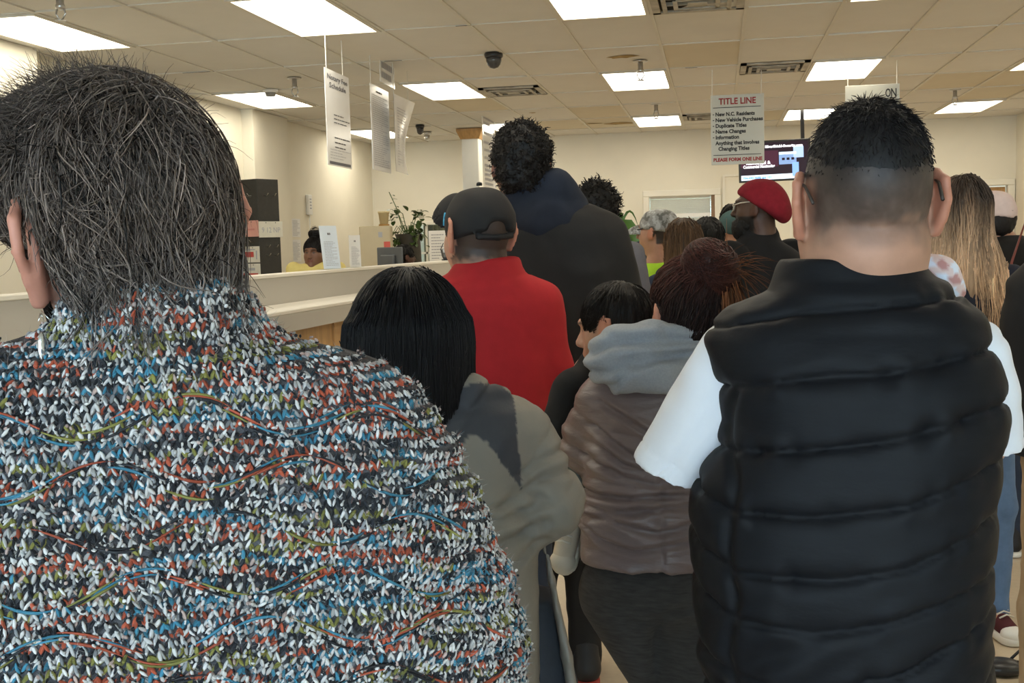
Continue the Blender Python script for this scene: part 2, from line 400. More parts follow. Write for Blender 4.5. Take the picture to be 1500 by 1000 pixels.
w = struct('window_2', MB().box((W2[0],YB+.1,W2[2]),(W2[1],YB+.106,W2[3])), M_glass); casing(w, *W2, YB, w=.05, sill=True)
MB().box((W2[0],YB+.02,1.35),(W2[1],YB+.06,1.38)).build('glazing_bar', M_trimw, w); MB().box(((W2[0]+W2[1])/2-.26,YB+.02,W2[2]),((W2[0]+W2[1])/2-.23,YB+.06,W2[3])).build('glazing_bar', M_trimw, w)
MB().box((W2[0]+.02,YB+.2,W2[2]),(W2[1]-.02,YB+.22,W2[3])).build('curtain', mat('dark_curtain',(.16,.15,.09),.8,var=.5,vscale=9,stretch=(3,1,.6)), w)
# flush cream door right of the service window
xa, xb = bx(1059,300), bx(1059,300)+.92
d = struct('door_2', MB().box((xa+.03,YB-.012,.01),(xb-.03,YB-.002,2.30)), M_wall); tag(d,'flush cream door under the television in a thin frame')
for lo, hi in (((xa,0),(xa+.03,2.30)),((xb-.03,0),(xb,2.30)),((xa,2.30),(xb,2.33))): MB().box((lo[0],YB-.025,lo[1]),(hi[0],YB-.001,hi[1])).build('door_frame', M_trimw, d)
# ---- pillar with timber capital
pa, pb = atz(676,191,CE), atz(718,191,CE)
px0, px1, py0 = pa[0], pb[0], 14.1
t = empty('pillar', (aty(692,240,14.2)[0], 14.2, 0)); tag(t,'white square pillar with a timber capital under the ceiling','pillar')
hw = .112
MB().box((-hw,-hw,0),(hw,hw,CE-.1),bev=.01).build('shaft', mat('pillar_paint',(.74,.73,.68),.4,.4,var=.03), t)
MB().add([(-hw-.01,-hw-.01,CE-.13),(hw+.01,-hw-.01,CE-.13),(hw+.01,hw+.01,CE-.13),(-hw-.01,hw+.01,CE-.13),(-hw-.055,-hw-.055,CE-.03),(hw+.055,-hw-.055,CE-.03),(hw+.055,hw+.055,CE-.03),(-hw-.055,hw+.055,CE-.03),
    (-hw-.055,-hw-.055,CE-.002),(hw+.055,-hw-.055,CE-.002),(hw+.055,hw+.055,CE-.002),(-hw-.055,hw+.055,CE-.002)],
    [(3,2,1,0),(0,1,5,4),(1,2,6,5),(2,3,7,6),(3,0,4,7),(4,5,9,8),(5,6,10,9),(6,7,11,10),(7,4,8,11),(8,9,10,11)]).build('capital', M_oak, t)
# ================================================================== counter and its surroundings
M_lam = mat('white_laminate', (.74,.71,.64), .4, .4, var=.03, vscale=3)
M_lamg = mat('grey_laminate', (.45,.425,.38), .5, .4, var=.04, vscale=2)
M_paper = mat('paper', (.80,.80,.80), .6, .3, var=.02)
M_ink = mat('grey_print', (.16,.16,.18), .7, .2, var=.05)
M_inkl = mat('light_print', (.42,.43,.47), .7, .2, var=.05)
CA = math.radians(2.1)                                # the counter runs slightly skew to the room
CO = np.array([-2.85-.0366*2.0, 2.0, 0.])             # foot of the upper panel
ct = empty('service_counter', CO, -CA); tag(ct, 'long white service counter with raised screen panel, ledge and timber front', 'counter')
CL = 11.4
MB().box((-.09,0,0),(0,CL,1.30)).build('screen_panel', M_lamg, ct)
MB().box((-.12,0,1.30),(.012,CL,1.322),bev=.004).build('top_cap', M_lam, ct)
MB().box((0.,0,1.105),(.36,CL,1.13),bev=.005).build('ledge', M_lam, ct)
MB().box((.335,0,1.005),(.358,CL,1.105)).build('apron', M_lamg, ct)
for k in range(7): MB().box((.24,k*1.65+.01,.1),(.262,k*1.65+1.64,1.005)).build('front_panel', M_oak, ct)
for k in range(1,7): MB().box((.255,k*1.65-.03,.1),(.275,k*1.65+.03,1.004)).build('batten', M_oak, ct)
MB().box((.2,0,0),(.235,CL,.1)).build('plinth', M_base, ct)
MB().box((-.30,0,.74),(-.09,CL,.78)).build('desk_top', M_lam, ct)
def cpt(px, z, dx=0):
    """point on the counter line at height z seen at pixel column px"""
    u = np.array([math.sin(CA), math.cos(CA)])
    n = np.array([u[1], -u[0]]); best = None
    for t in np.linspace(.5, 12, 1200):
        P = np.array([*(CO[:2]+u*t+n*dx), z]); q = MW@(P-CAMP); X = 750+F*q[0]/q[2]
        if best is None or abs(X-px) < best[0]: best = (abs(X-px), P)
    return best[1]
def lines(M, w, h, parent, n, m=M_ink, x0=.1, x1=.9, z0=.12, z1=.85, th=.35, seed=1):
    """rows of unreadably small print as thin bars just proud of the sheet"""
    r = random.Random(seed); mb = MB(); M = np.array(M)
    for k in range(n):
        y = h*(z1-(z1-z0)*k/max(1,n-1)); hh = th*h*(z1-z0)/n if n > 1 else th*h
        x = w*x0
        e = w*(x1-(r.random()*.45*(x1-x0) if r.random() < .6 else 0))
        while x < e-.01*w:
            l = w*r.uniform(.05,.16); b = min(x+l, e)
            v = np.array([(x,y-hh/2,.0012),(b,y-hh/2,.0012),(b,y+hh/2,.0012),(x,y+hh/2,.0012)]) @ M[:3,:3].T + M[:3,3]
            mb.add(v, [(0,1,2,3)]); x = b+w*.018
    return tag(mb.build('print', m, parent), kind='stuff')
# ---- signs hanging over the counter (their planes run along the counter)
M_string = mat('white_string', (.70,.68,.62), .7, .2, var=.05)
def side_sign(name, label, xa, ya, xb, yb_, ybot, X, body, strings, cat='sign'):
    """sheet in a plane of constant x; pixel (xa,ya) its near top corner, xb its far edge, ybot the near lower edge"""
    A = atx(xa, ya, X); Bp = atx(xb, yb_, X); Z = atx(xa, ybot, X)[2]
    w, h = Bp[1]-A[1], A[2]-Z
    t = empty(name, (X, A[1], Z)); tag(t, label, cat)
    t.rotation_euler = (0,0,random.uniform(-.05,.05))
    MB().box((-.004,0,0),(.0,w,h)).build('board', mat('sign_board',(.86,.87,.89),.18,.6,var=.02), t)
    M = frame_m((.0005,0,0),(0,1,0),(0,0,1))
    body(t, M, w, h)
    for f in strings:
        MB().tube([(-.002,w*f,h-.005),(-.002,w*f,CE-Z)], .0035, 5).build('string', M_string, t)
    return t, w, h
def notary(t, M, w, h):
    def at(x, y): q = np.array(M); q = q.copy(); q[:3,3] = q[:3,3] + q[:3,0]*x*w + q[:3,1]*y*h + q[:3,2]*.0015; return q
    text('Notary Fee', h*.075, at(.5,.90), M_ink, t, align='CENTER', width=w*.82, bold=.001); text('Schedule', h*.075, at(.5,.815), M_ink, t, align='CENTER', width=w*.68, bold=.001)
    for y0, y1, n, s in ((.54,.46,3,1),(.30,.20,3,2)): lines(M, w, h, t, n, M_ink, .3, .95, y1, y0, .4, s)
    lines(M, w, h, t, 4, M_inkl, .1, .95, .08, .17, .3, 5)
    MB().add(np.array([(w*.06,h*.015,.0012),(w*.94,h*.015,.0012),(w*.94,h*.045,.0012),(w*.06,h*.045,.0012)])@np.array(M)[:3,:3].T+np.array(M)[:3,3],[(0,1,2,3)]).build('print_bar', M_ink, t)
XS = -2.62
side_sign('hanging_sign', 'white hanging board headed Notary Fee Schedule, over the counter', 475,98,512,113,240, XS, notary, (.08,.75))
side_sign('hanging_sign', 'narrow hanging sheet of small print beside the curled paper', 542,121,573,134,247, XS, lambda t,M,w,h: (lines(M,w,h,t,1,M_ink,.3,.7,.93,.93,.02,3), lines(M,w,h,t,34,M_inkl,.08,.92,.06,.88,.4,4)), (.05,))
side_sign('hanging_sign', 'small hanging board with four bold lines of print, highest of all', 555,53,580,70,118, XS, lambda t,M,w,h: [lines(M,w,h,t,1,M_inkl,.08,.95,y,y,.14,k) for k,(y) in enumerate((.84,.62,.4,.18))], (.12,.85))
side_sign('hanging_sign', 'long hanging board of grouped print lines beside the pillar', 706,161,724,171,274, XS-.05, lambda t,M,w,h: [lines(M,w,h,t,1,M_inkl,.1,.92,y,y,.035,k) for k,y in enumerate((.92,.85,.72,.6,.5,.4,.3,.24,.18,.12,.06))], (.15,.9))
# curled paper: a bowed sheet
A = atx(576,137,XS+.07); Bp = atx(607,152,XS+.07); Zb = atx(578,250,XS+.07)[2]; w, h = Bp[1]-A[1], A[2]-Zb
t = empty('hanging_paper', (XS+.07,A[1],Zb)); tag(t,'curled hanging sheet of paper with bowed right edge over the counter','paper')
nx, nz = 10, 14; v = []
for side in (0, .003):
    for k in range(nz):
        for i in range(nx):
            u, q = i/(nx-1), k/(nz-1); b = math.sin(q*math.pi*.9+.3)*u*u
            v.append((-.10*b+side-.03*(1-q)*u, w*(u*(.86+.22*math.sin(q*2.6)))*1.05, h*q - .04*h*u*(1-q)*0))
f = [(k*nx+i,k*nx+i+1,(k+1)*nx+i+1,(k+1)*nx+i) for k in range(nz-1) for i in range(nx-1)]; n0 = nx*nz
f += [tuple(n0+a for a in reversed(q)) for q in f[:]]
MB().add(v, f).build('sheet', mat('sign_board',(0,0,0)), t, True)
pr = MB()
for k in range(22):
    q = .1+.74*k/21
    for a, b in ((.12,.45),(.48,.62)) if k%3 else ((.12,.55),):
        vv = []
        for qq, uu in ((q-.01,a),(q-.01,b),(q+.004,b),(q+.004,a)):
            bb = math.sin(qq*math.pi*.9+.3)*uu*uu; vv.append((-.10*bb+.0052-.03*(1-qq)*uu, w*(uu*(.86+.22*math.sin(qq*2.6)))*1.05, h*qq))
        pr.add(vv, [(0,1,2,3)])
tag(pr.build('print', M_inkl, t), kind='stuff')
MB().tube([(0,.005,h-.01),(0,.005,CE-Zb)], .0035, 5).build('string', M_string, t)
MB().tube([(-.02,w*.8,h-.02),(-.02,w*.8,CE-Zb)], .003, 5).build('string', M_string, t)
# ---- TITLE LINE sign
YT = atz(1043,102,CE)[1]
tl, tr, bl_ = aty(1041,140,YT), aty(1119,136,YT), aty(1043,242,YT)
w, h = tr[0]-tl[0], tl[2]-bl_[2]
t = empty('hanging_sign', (tl[0],YT,bl_[2])); tag(t,'hanging cream board headed TITLE LINE with a list of title services','sign')
MB().box((0,0,0),(w,.006,h),bev=.002).build('board', mat('cream_board',(.62,.62,.55),.35,.4,var=.03), t)
M_red = mat('red_print',(.36,.03,.03),.6,var=.05); M_blk = mat('black_print',(.03,.03,.03),.6,var=.05)
def tx(s, size, x, y, m, al='LEFT', wd=None): text(s, size, frame_m((x*w,-.002,y*h),(1,0,0),(0,0,1)), m, t, align=al, width=wd, bold=.002)
tx('TITLE LINE', h*.125, .5, .865, M_red, 'CENTER', w*.70)
for z in (.815, .135): MB().box((w*.04,-.003,h*z),(w*.94,.0,h*(z+.009))).build('rule', M_blk, t)
for k, (s, wd) in enumerate((('New N.C. Residents',.74),('New Vehicle Purchases',.89),('Duplicate Titles',.585),('Name Changes',.57),('Information',.44),('Anything that Involves',.83))):
    y = .70-k*.0825; tx(s, h*.075, .085, y, M_blk, wd=w*wd)
    if k < 5: tx('-', h*.06, .035, y+.01, M_blk)
tx('Changing Titles', h*.075, .135, .70-6*.0825, M_blk, wd=w*.59)
tx('PLEASE FORM ONE LINE', h*.068, .5, .05, M_red, 'CENTER', w*.92)
for x in (.03, .95): MB().tube([(w*x,.003,h-.01),(w*(x+.005),.003,CE-bl_[2])], .004, 5).build('string', M_string, t)
# second sign half hidden by the man's head
YT2 = atz(1314,88,CE)[1]; tl, br = aty(1238,126,YT2), aty(1318,124,YT2); zb = aty(1318,190,YT2)[2]; w, h = br[0]-tl[0], tl[2]-zb
t = empty('hanging_sign', (tl[0],YT2,zb)); tag(t,'hanging cream board behind the head of the man in the black vest','sign')
MB().box((0,0,0),(w,.006,h),bev=.002).build('board', MATS['cream_board'], t)
[text(c, h*.26, frame_m((w*x,-.002,h*.72),(1,0,0),(0,0,1)), M_blk, t, align='RIGHT', width=w*.1, bold=.002) for c, x in (('O',.84),('N',.95))]
MB().tube([(w*.95,.003,h-.01),(w*.95,.003,CE-zb)], .004, 5).build('string', M_string, t); MB().tube([(w*.05,.003,h-.01),(w*.05,.003,CE-zb)], .004, 5).build('string', M_string, t)
# ---- television
YV = 13.6
a, b = aty(1083,268,YV), aty(1083,208,YV); hT = b[2]-a[2]; wT = hT*1.74
t = empty('television', (a[0],YV,a[2])); t.rotation_euler = (0, -math.radians(1.2), math.radians(4)); tag(t,'flat television hung from the ceiling showing a dark red advert','television')
MB().box((0,0,0),(wT,.05,hT),bev=.006).build('casing', M_dark, t)
def scr(x0, z0, x1, z1, m, nm='screen_image', d=.002): return MB().box((wT*x0,-d,hT*z0),(wT*x1,-d+.0015,hT*z1)).build(nm, m, t)
scr(.03,.05,.97,.95, emit('screen_dark',(.012,.004,.012),1.0), 'screen', .001)
scr(.03,.36,.55,.75, emit('screen_maroon',(.05,.010,.028),1.0), d=.0014)
scr(.03,.05,.79,.17, emit('screen_band',(.75,.86,1.0),1.1)); scr(.56,.40,.80,.70, emit('screen_photo',(.22,.35,.62),1.0))
scr(.56,.64,.80,.70, emit('screen_sky',(.72,.88,1),1.1), d=.003); scr(.76,.55,.90,.82, emit('screen_tower',(.42,.58,.9),1.0), d=.0025)
for k in range(3): scr(.60+k*.065,.50,.64+k*.065,.56, MATS['screen_dark'], d=.0035)
scr(.74,.10,.83,.44, emit('screen_blue',(.25,.45,.85),1.0), d=.0038)
MT = emit('screen_text',(.92,.94,1),1.2)
def tt(s, size, x, z, wd, m=MT): text(s, hT*size, frame_m((wT*x,-.0045,hT*z),(1,0,0),(0,0,1)), m, t, width=wT*wd, bold=.002)
tt('SilverShield-Security.com', .085, .37, .82, .52); tt('Residential &', .11, .10, .43, .34); tt('Commercial Monitoring', .10, .06, .345, .44); tt('704-440-4688 ext 101', .075, .05, .08, .40, emit('screen_num',(.16,.36,.62),1))
q = dep(1177,200,1)
xp = (aty(1178,200,YV+.1)[0]-a[0]); MB().box((xp-.02,.05,hT*.3),(xp+.02,.09,CE-a[2]-.002)).build('ceiling_pole', M_dark, t); MB().box((xp-.1,.045,hT*.3),(xp+.1,.06,hT*.7)).build('mount_plate', M_dark, t)
# ---- black pegboard column with number plates
p = dep(366,262,10.3); side = .27
t = empty('pegboard_stand', (p[0],p[1]+.17,0), math.radians(52)-math.atan2(p[0],p[1])*0); tag(t,'tall black square pegboard column hung with novelty number plates','display stand')
ZT = p[2]
M_peg = mat('pegboard',(.035,.034,.030),.55,.4,var=.15,vscale=40)
# rotation: the near vertical edge points at the camera
t.rotation_euler = (0,0,math.radians(66)); hs = side/2
MB().box((-hs,-hs,.05),(hs,hs,ZT),bev=.004).build('column', M_peg, t)
MB().lathe([(.26,0),(.26,.03),(.1,.05)],n=24).build('base', M_dark, t)
def face(k):
    """frames on the two faces that show: 0 = left of the near edge, 1 = right"""
    th = t.rotation_euler.z
    return frame_m((-hs-.002,hs,0),(0,-1,0),(0,0,1)) if k == 0 else frame_m((-hs,-hs-.002,0),(1,0,0),(0,0,1))
M_hook = mat('hook_wire',(.7,.7,.7),.3,metal=1,var=.05)
for k in (0,1):
    Mf = face(k)
    for zz in ((1.98,1.55) if k == 0 else (1.98,1.50,1.42,1.2)):
        for x in (.09,.19):
            o = Mf[:3,3]+Mf[:3,0]*x+Mf[:3,1]*zz; n = Mf[:3,2]
            MB().tube([o-n*.001,o+n*.03,o+n*.05+Mf[:3,1]*.02],.003,5).build('hook', M_hook, t)
def plate(k, z, label, col, art):
    Mf = face(k); Mf[:3,3] += Mf[:3,1]*z + Mf[:3,2]*.014 + Mf[:3,0]*(-.015)
    wM = t.matrix_basis if False else Matrix.Translation(t.location) @ Matrix.Rotation(t.rotation_euler.z,4,'Z')
    o = empty('number_plate'); o.matrix_world = wM @ Matrix(Mf.tolist()); tag(o, label, 'number plate', 'novelty plates on the pegboard column')
    MB().box((0,0,-.002),(.30,.15,.002),bev=.0015).build('plate', mat('plate_'+col[0],col[1],.4,.5,var=.1,vscale=9), o)
    art(o)
    for x in (.09,.21): MB().lathe([(.005,.002),(.005,.004)],(x,.137,0),8).build('bolt_hole', M_blk, o)
def bar(o, x0,y0,x1,y1,m): return MB().box((x0,y0,.002),(x1,y1,.0032)).build('print', m, o)
M_pred = mat('plate_red',(.5,.06,.05),.5,var=.1)
plate(0,1.60,'pink novelty plate, topmost on the pegboard column',('pink',(.72,.36,.30)),lambda o: bar(o,.05,.06,.25,.075,mat('plate_rose',(.62,.25,.22),.5,var=.1)))
plate(0,1.36,'white novelty plate with red block lettering on the pegboard column',('white',(.72,.69,.60)),lambda o:(bar(o,.08,.05,.22,.10,M_pred),bar(o,.06,.115,.24,.125,M_inkl),bar(o,.035,.03,.05,.11,M_inkl),bar(o,.25,.03,.265,.11,M_inkl)))
plate(0,1.20,'white novelty plate with slanting red script, lowest on the pegboard column',('white2',(.70,.68,.60)),lambda o:(bar(o,.04,.03,.27,.06,M_pred),bar(o,.07,.085,.23,.11,M_inkl)))
plate(1,1.59,'white novelty plate with grey lettering on the right face of the pegboard column',('white3',(.74,.72,.62)),lambda o:(text('9 12 NP',.07,frame_m((.15,.045,.003),(1,0,0),(0,1,0)),M_inkl,o,name='print',align='CENTER'),))
# ---- things on the left wall
def sheet(px0, py0, px1, py1, label, n=10, m=M_paper, X=XL, name='wall_notice'):
    a, b = atx(px0,py0,X), atx(px1,py1,X); y0, y1, z1, z0 = a[1], b[1], a[2], b[2]
    o = empty(name,(X,y0,z0)); tag(o,label,'notice'); MB().box((.001,0,0),(.004,y1-y0,z1-z0)).build('sheet', m, o)
    lines(frame_m((.0045,0,0),(0,1,0),(0,0,1)),y1-y0,z1-z0,o,n,M_inkl,.12,.9,.1,.88,.35,n); return o
sheet(426,320,440,347,'white notice taped above another beside the clerk',11); sheet(425,351,441,383,'white notice taped below another beside the clerk',14)
a, b = atx(411,309,XL), atx(420,340,XL); o = empty('photo_strip',(XL,a[1],b[2])); tag(o,'black strip of small photographs on the wall by the pegboard','photos')
wq, hq = b[1]-a[1], a[2]-b[2]; MB().box((.001,0,0),(.006,wq,hq)).build('strip', M_dark, o)
for k in range(6): MB().box((.006,wq*.18,hq*(.05+k*.16)),(.008,wq*.8,hq*(.16+k*.16))).build('photograph', M_inkl, o)
a, b = atx(447,285,XL), atx(454,315,XL); o = empty('wall_intercom',(XL,a[1],b[2])); tag(o,'slim white intercom with hanging cord on the wall behind the clerk','intercom')
wq, hq = b[1]-a[1], a[2]-b[2]; MB().box((0.001,0,0),(.04,wq,hq),bev=.008).build('body', M_white, o)
for k in range(4): MB().box((.04,wq*.3,hq*(.3+k*.15)),(.043,wq*.7,hq*(.36+k*.15))).build('button', M_inkl, o)
MB().tube([(.02,wq*.5,.0),(.02,wq*.5,-.25),(.015,wq*.55,-.42)],.008,6).build('cord', M_white, o)
# ---- sign holders standing on the counter cap
def holder(px, tilt, wpx, hpx, label, m, seed):
    p = cpt(px, 1.322, -.05); s = (MW@(p-CAMP))[2]; w, h = wpx*s/F*1.1, hpx*s/F
    o = empty('sign_holder', (p[0],p[1],1.322), math.radians(62)); tag(o, label, 'sign')
    Rm = Matrix.Rotation(-tilt,4,'X')
    def bxm(lo, hi, nm, mm): MB().box(lo,hi,M=np.array(Rm)).build(nm, mm, o)
    bxm((-w/2,-.002,.004),(w/2,.002,h),'panel',m); MB().box((-w/2,-.03,0),(w/2,.05,.004)).build('foot', M_glass, o)
    M = np.array(Rm) @ frame_m((-w/2,-.0025,.004),(1,0,0),(0,0,1)); lines(M,w,h,o,16,M_inkl,.15,.88,.08,.62,.35,seed); lines(M,w,h,o,1,M_ink,.42,.6,.8,.8,.05,seed+1)
holder(487,.12,30,64,'pale blue leaning notice on the counter cap beside the clerk',mat('blue_paper',(.66,.74,.84),.35,var=.02),3)
holder(521,.02,20,47,'small upright white notice on the counter cap by the beige cabinet',M_paper,8)
# card reader on the counter near the red sweater
p = cpt(655,1.322,-.03); o = empty('card_reader',(p[0],p[1],1.3235),math.radians(20)); tag(o,'black card reader with stylus on the counter cap beside the red sweater','card reader')
Rm = np.array(Matrix.Rotation(.6,4,'X'))
MB().box((-.05,-.04,.0),(.05,.05,.012)).build('stand', M_dark, o)
MB().box((-.045,-.02,.02),(.045,.14,.05),M=Rm@np.eye(4),bev=.01).build('body', M_dark, o); MB().box((-.035,.06,.0505),(.035,.12,.0525),M=Rm).build('screen', mat('reader_screen',(.35,.38,.42),.2,var=.05), o)
MB().tube([(-.045,-.02,.03),(-.06,0,.11),(-.03,.02,.17)],.005,6).build('stylus', M_dark, o)
# ---- beige cabinet, plant, monitor
p = dep(541,331,12.6); wq = 46*12.6/F; o = empty('metal_cabinet',(p[0],p[1]+.25,0),math.radians(14)); tag(o,'beige metal cabinet with a red label behind the counter','cabinet')
HC = p[2]; M_beige = mat('beige_metal',(.56,.48,.32),.5,.4,var=.04)
MB().box((-wq/2,-.22,0),(wq/2,.24,HC),bev=.008).build('body', M_beige, o)
MB().box((-wq/2+.012,-.232,.05),(wq/2-.012,-.221,HC-.015)).build('door', M_beige, o)
MB().box((wq*.16-.02,-.236,HC-.13),(wq*.16+.025,-.231,HC-.07)).build('badge', M_inkl, o); MB().box((wq*.27,-.236,HC-.25),(wq*.47,-.231,HC-.18)).build('red_label', mat('label_red',(.62,.10,.07),.5,var=.1), o)
p2 = dep(555,327,12.7); o = empty('flower_pot',(p2[0],p2[1]+.2,HC)); tag(o,'cream plastic flower pot on top of the beige cabinet','pot')
MB().lathe([(.045,.0),(.062,.15),(.068,.15),(.068,.17),(.055,.17),(.05,.12)],n=20).build('pot', mat('cream_pot',(.78,.64,.36),.5,var=.05), o, True)
MB().lathe([(.062,0),(.062,.022),(.05,.022)],n=20).build('saucer', mat('brown_saucer',(.4,.22,.06),.5,var=.1), o, True)
def leaf_mesh(L, Wd, bend, n=6):
    v = []; f = []
    for k in range(n+1):
        t_ = k/n; wd = Wd*math.sin(math.pi*min(1,t_*.97+.03))**.8; y = L*t_; z = -bend*L*t_*t_
        v += [(-wd/2,y*(1-.3*bend*t_),z+.12*wd),(0,y*(1-.3*bend*t_),z),(wd/2,y*(1-.3*bend*t_),z+.12*wd)]
    for k in range(n):
        for i in (0,1): f.append((k*3+i,k*3+i+1,k*3+4+i,k*3+3+i))
    return v, f
M_leaf = mat('ivy_leaf',(.075,.13,.035),.4,.4,var=.5,vscale=14); M_leaf2 = mat('dracaena_leaf',(.06,.15,.03),.3,.5,var=.4,vscale=10)
def leaf_obj(par, base, L, Wd, bend, az, el, m, share={}):
    k = (round(L,2),round(Wd,2),round(bend,1),m.name)
    if k not in share:
        v, f = leaf_mesh(L,Wd,bend); q = MB().add(v,f).build('leaf', m, par, True); share[k] = q.data
    else: q = link(bpy.data.objects.new('leaf', share[k]), par)
    q.location = base; q.rotation_euler = (el,0,az); return q
p = dep(582,372,13.4); o = empty('trailing_plant',(p[0]+.12,p[1]+.1,0)); tag(o,'trailing ivy in a dark tall planter beside the beige cabinet','plant')
MB().lathe([(.15,0),(.18,.5),(.14,1.55),(.17,1.62),(.13,1.62),(.12,1.5)],n=18).build('planter', mat('dark_planter',(.05,.045,.035),.6,var=.3), o, True)
stm = MB(); rr = random.Random(4)
tips = []
for k in range(22):
    a_ = rr.uniform(0,6.28); L = rr.uniform(.12,.30); dz = rr.uniform(-.25,.28)
    e = (L*math.cos(a_), L*math.sin(a_)*.8, 1.66+dz); stm.tube([(0,0,1.55),(e[0]*.5,e[1]*.5,1.72+max(0,dz)*.6),e],.005,4); tips.append((e,a_))
stm.build('stems', M_leaf, o)
for (e,a_) in tips:
    for q in range(6): leaf_obj(o,(e[0]*rr.uniform(.6,1.05)+rr.uniform(-.05,.05),e[1]*rr.uniform(.6,1.05),e[2]+rr.uniform(-.09,.07)),rr.choice((.07,.09,.11)),.07,.3,rr.uniform(0,6.28),rr.uniform(-.9,.4),M_leaf)
stm = MB().tube([(-.05,0,1.6),(-.14,-.02,1.95),(-.22,-.02,2.13)],.006,5).build('long_stem', M_leaf, o)
for k in range(9): leaf_obj(o,(-.07-.016*k,-.01,1.72+.046*k),.07,.04,.3,rr.uniform(0,6.28),.2,M_leaf)
p = dep(569,376,11.6); o = empty('computer_monitor',(p[0],p[1],.78),math.radians(150)); tag(o,'grey back of a computer monitor behind the counter','monitor')
MB().box((-.11,-.09,0),(.11,.09,.02),bev=.005).build('base', M_dark, o); MB().box((-.025,-.02,.02),(.025,.02,.45)).build('stand', M_dark, o)
M_mon = mat('monitor_grey',(.10,.11,.12),.45,var=.08); MB().box((-.19,-.035,p[2]-.78-.22),(.19,-.01,p[2]-.78+.1),bev=.008).build('display', M_mon, o); MB().box((-.10,-.01,p[2]-.78-.14),(.10,.03,p[2]-.78+.02),bev=.01).build('rear_housing', M_mon, o)
# sheets in the small back window
a, b = aty(627,338,YB-.1), aty(653,388,YB-.1)
o = empty('window_notice',(a[0],YB-.075,b[2])); tag(o,'white printed notice in the small back window behind the counter','notice')
wq, hq = b[0]-a[0], a[2]-b[2]; MB().box((0,0,0),(wq,.004,hq)).build('sheet', M_paper, o); MB().box((0,.004,0),(wq,.03,.01)).build('ledge_clip', M_white, o)
M_ = frame_m((0,-.0008,0),(1,0,0),(0,0,1)); lines(M_,wq,hq,o,9,M_inkl,.15,.9,.2,.88,.4,2)
# ---- dracaena by the back wall
p = dep(903,330,12.5); o = empty('potted_dracaena',(p[0],p[1],0)); tag(o,'tall potted plant with long drooping green leaves behind the queue','plant')
MB().lathe([(.14,0),(.19,.30),(.2,.32),(.17,.32),(.16,.26)],n=22).build('pot', mat('terracotta',(.35,.16,.08),.7,var=.1), o, True)
zt = p[2]
MB().tube([(0,0,.25),(.02,0,.9),(-.01,0,zt-.18)],[.022,.018,.014],8).build('stem', mat('cane',(.28,.2,.1),.7,var=.2,vscale=30), o, True)
def blade(base, pts, wd):
    P = np.array(pts,float); m_ = len(P); v = []; tt_ = np.gradient(P,axis=0); tt_ /= np.linalg.norm(tt_,axis=1,keepdims=True)
    s_ = np.cross(tt_,[0,1,.35]); s_ /= np.linalg.norm(s_,axis=1,keepdims=True); nn = np.cross(s_,tt_)
    for k in range(m_):
        ww = wd*math.sin(math.pi*min(.98,.12+.86*k/(m_-1)))
        v += [P[k]-s_[k]*ww/2+nn[k]*ww*.1, P[k], P[k]+s_[k]*ww/2+nn[k]*ww*.1]
    f = [(k*3+i,k*3+i+1,k*3+4+i,k*3+3+i) for k in range(m_-1) for i in (0,1)]
    MB().add(v,f).build('leaf', M_leaf2, o, True)
def arc(dx, up, drop, L=9, dy=0):
    t_ = np.linspace(0,1,L)[:,None]; return np.concatenate([dx*t_, dy*t_, zt-.18+up*np.sin(t_*2.2)-drop*t_**2.2],1)
for dx, up, drop, wd, dy in ((.24,.40,.16,.03,.05),(.28,.34,.55,.13,-.08),(.20,.25,.62,.10,.1),(.40,.22,.22,.04,.03),(-.25,.38,.3,.07,.05),(-.3,.25,.5,.08,-.1),(.05,.42,.3,.08,.25),(.0,.36,.5,.08,-.25),(.14,.16,.52,.09,-.1)):
    blade(0, arc(dx,up,drop,dy=dy), wd)
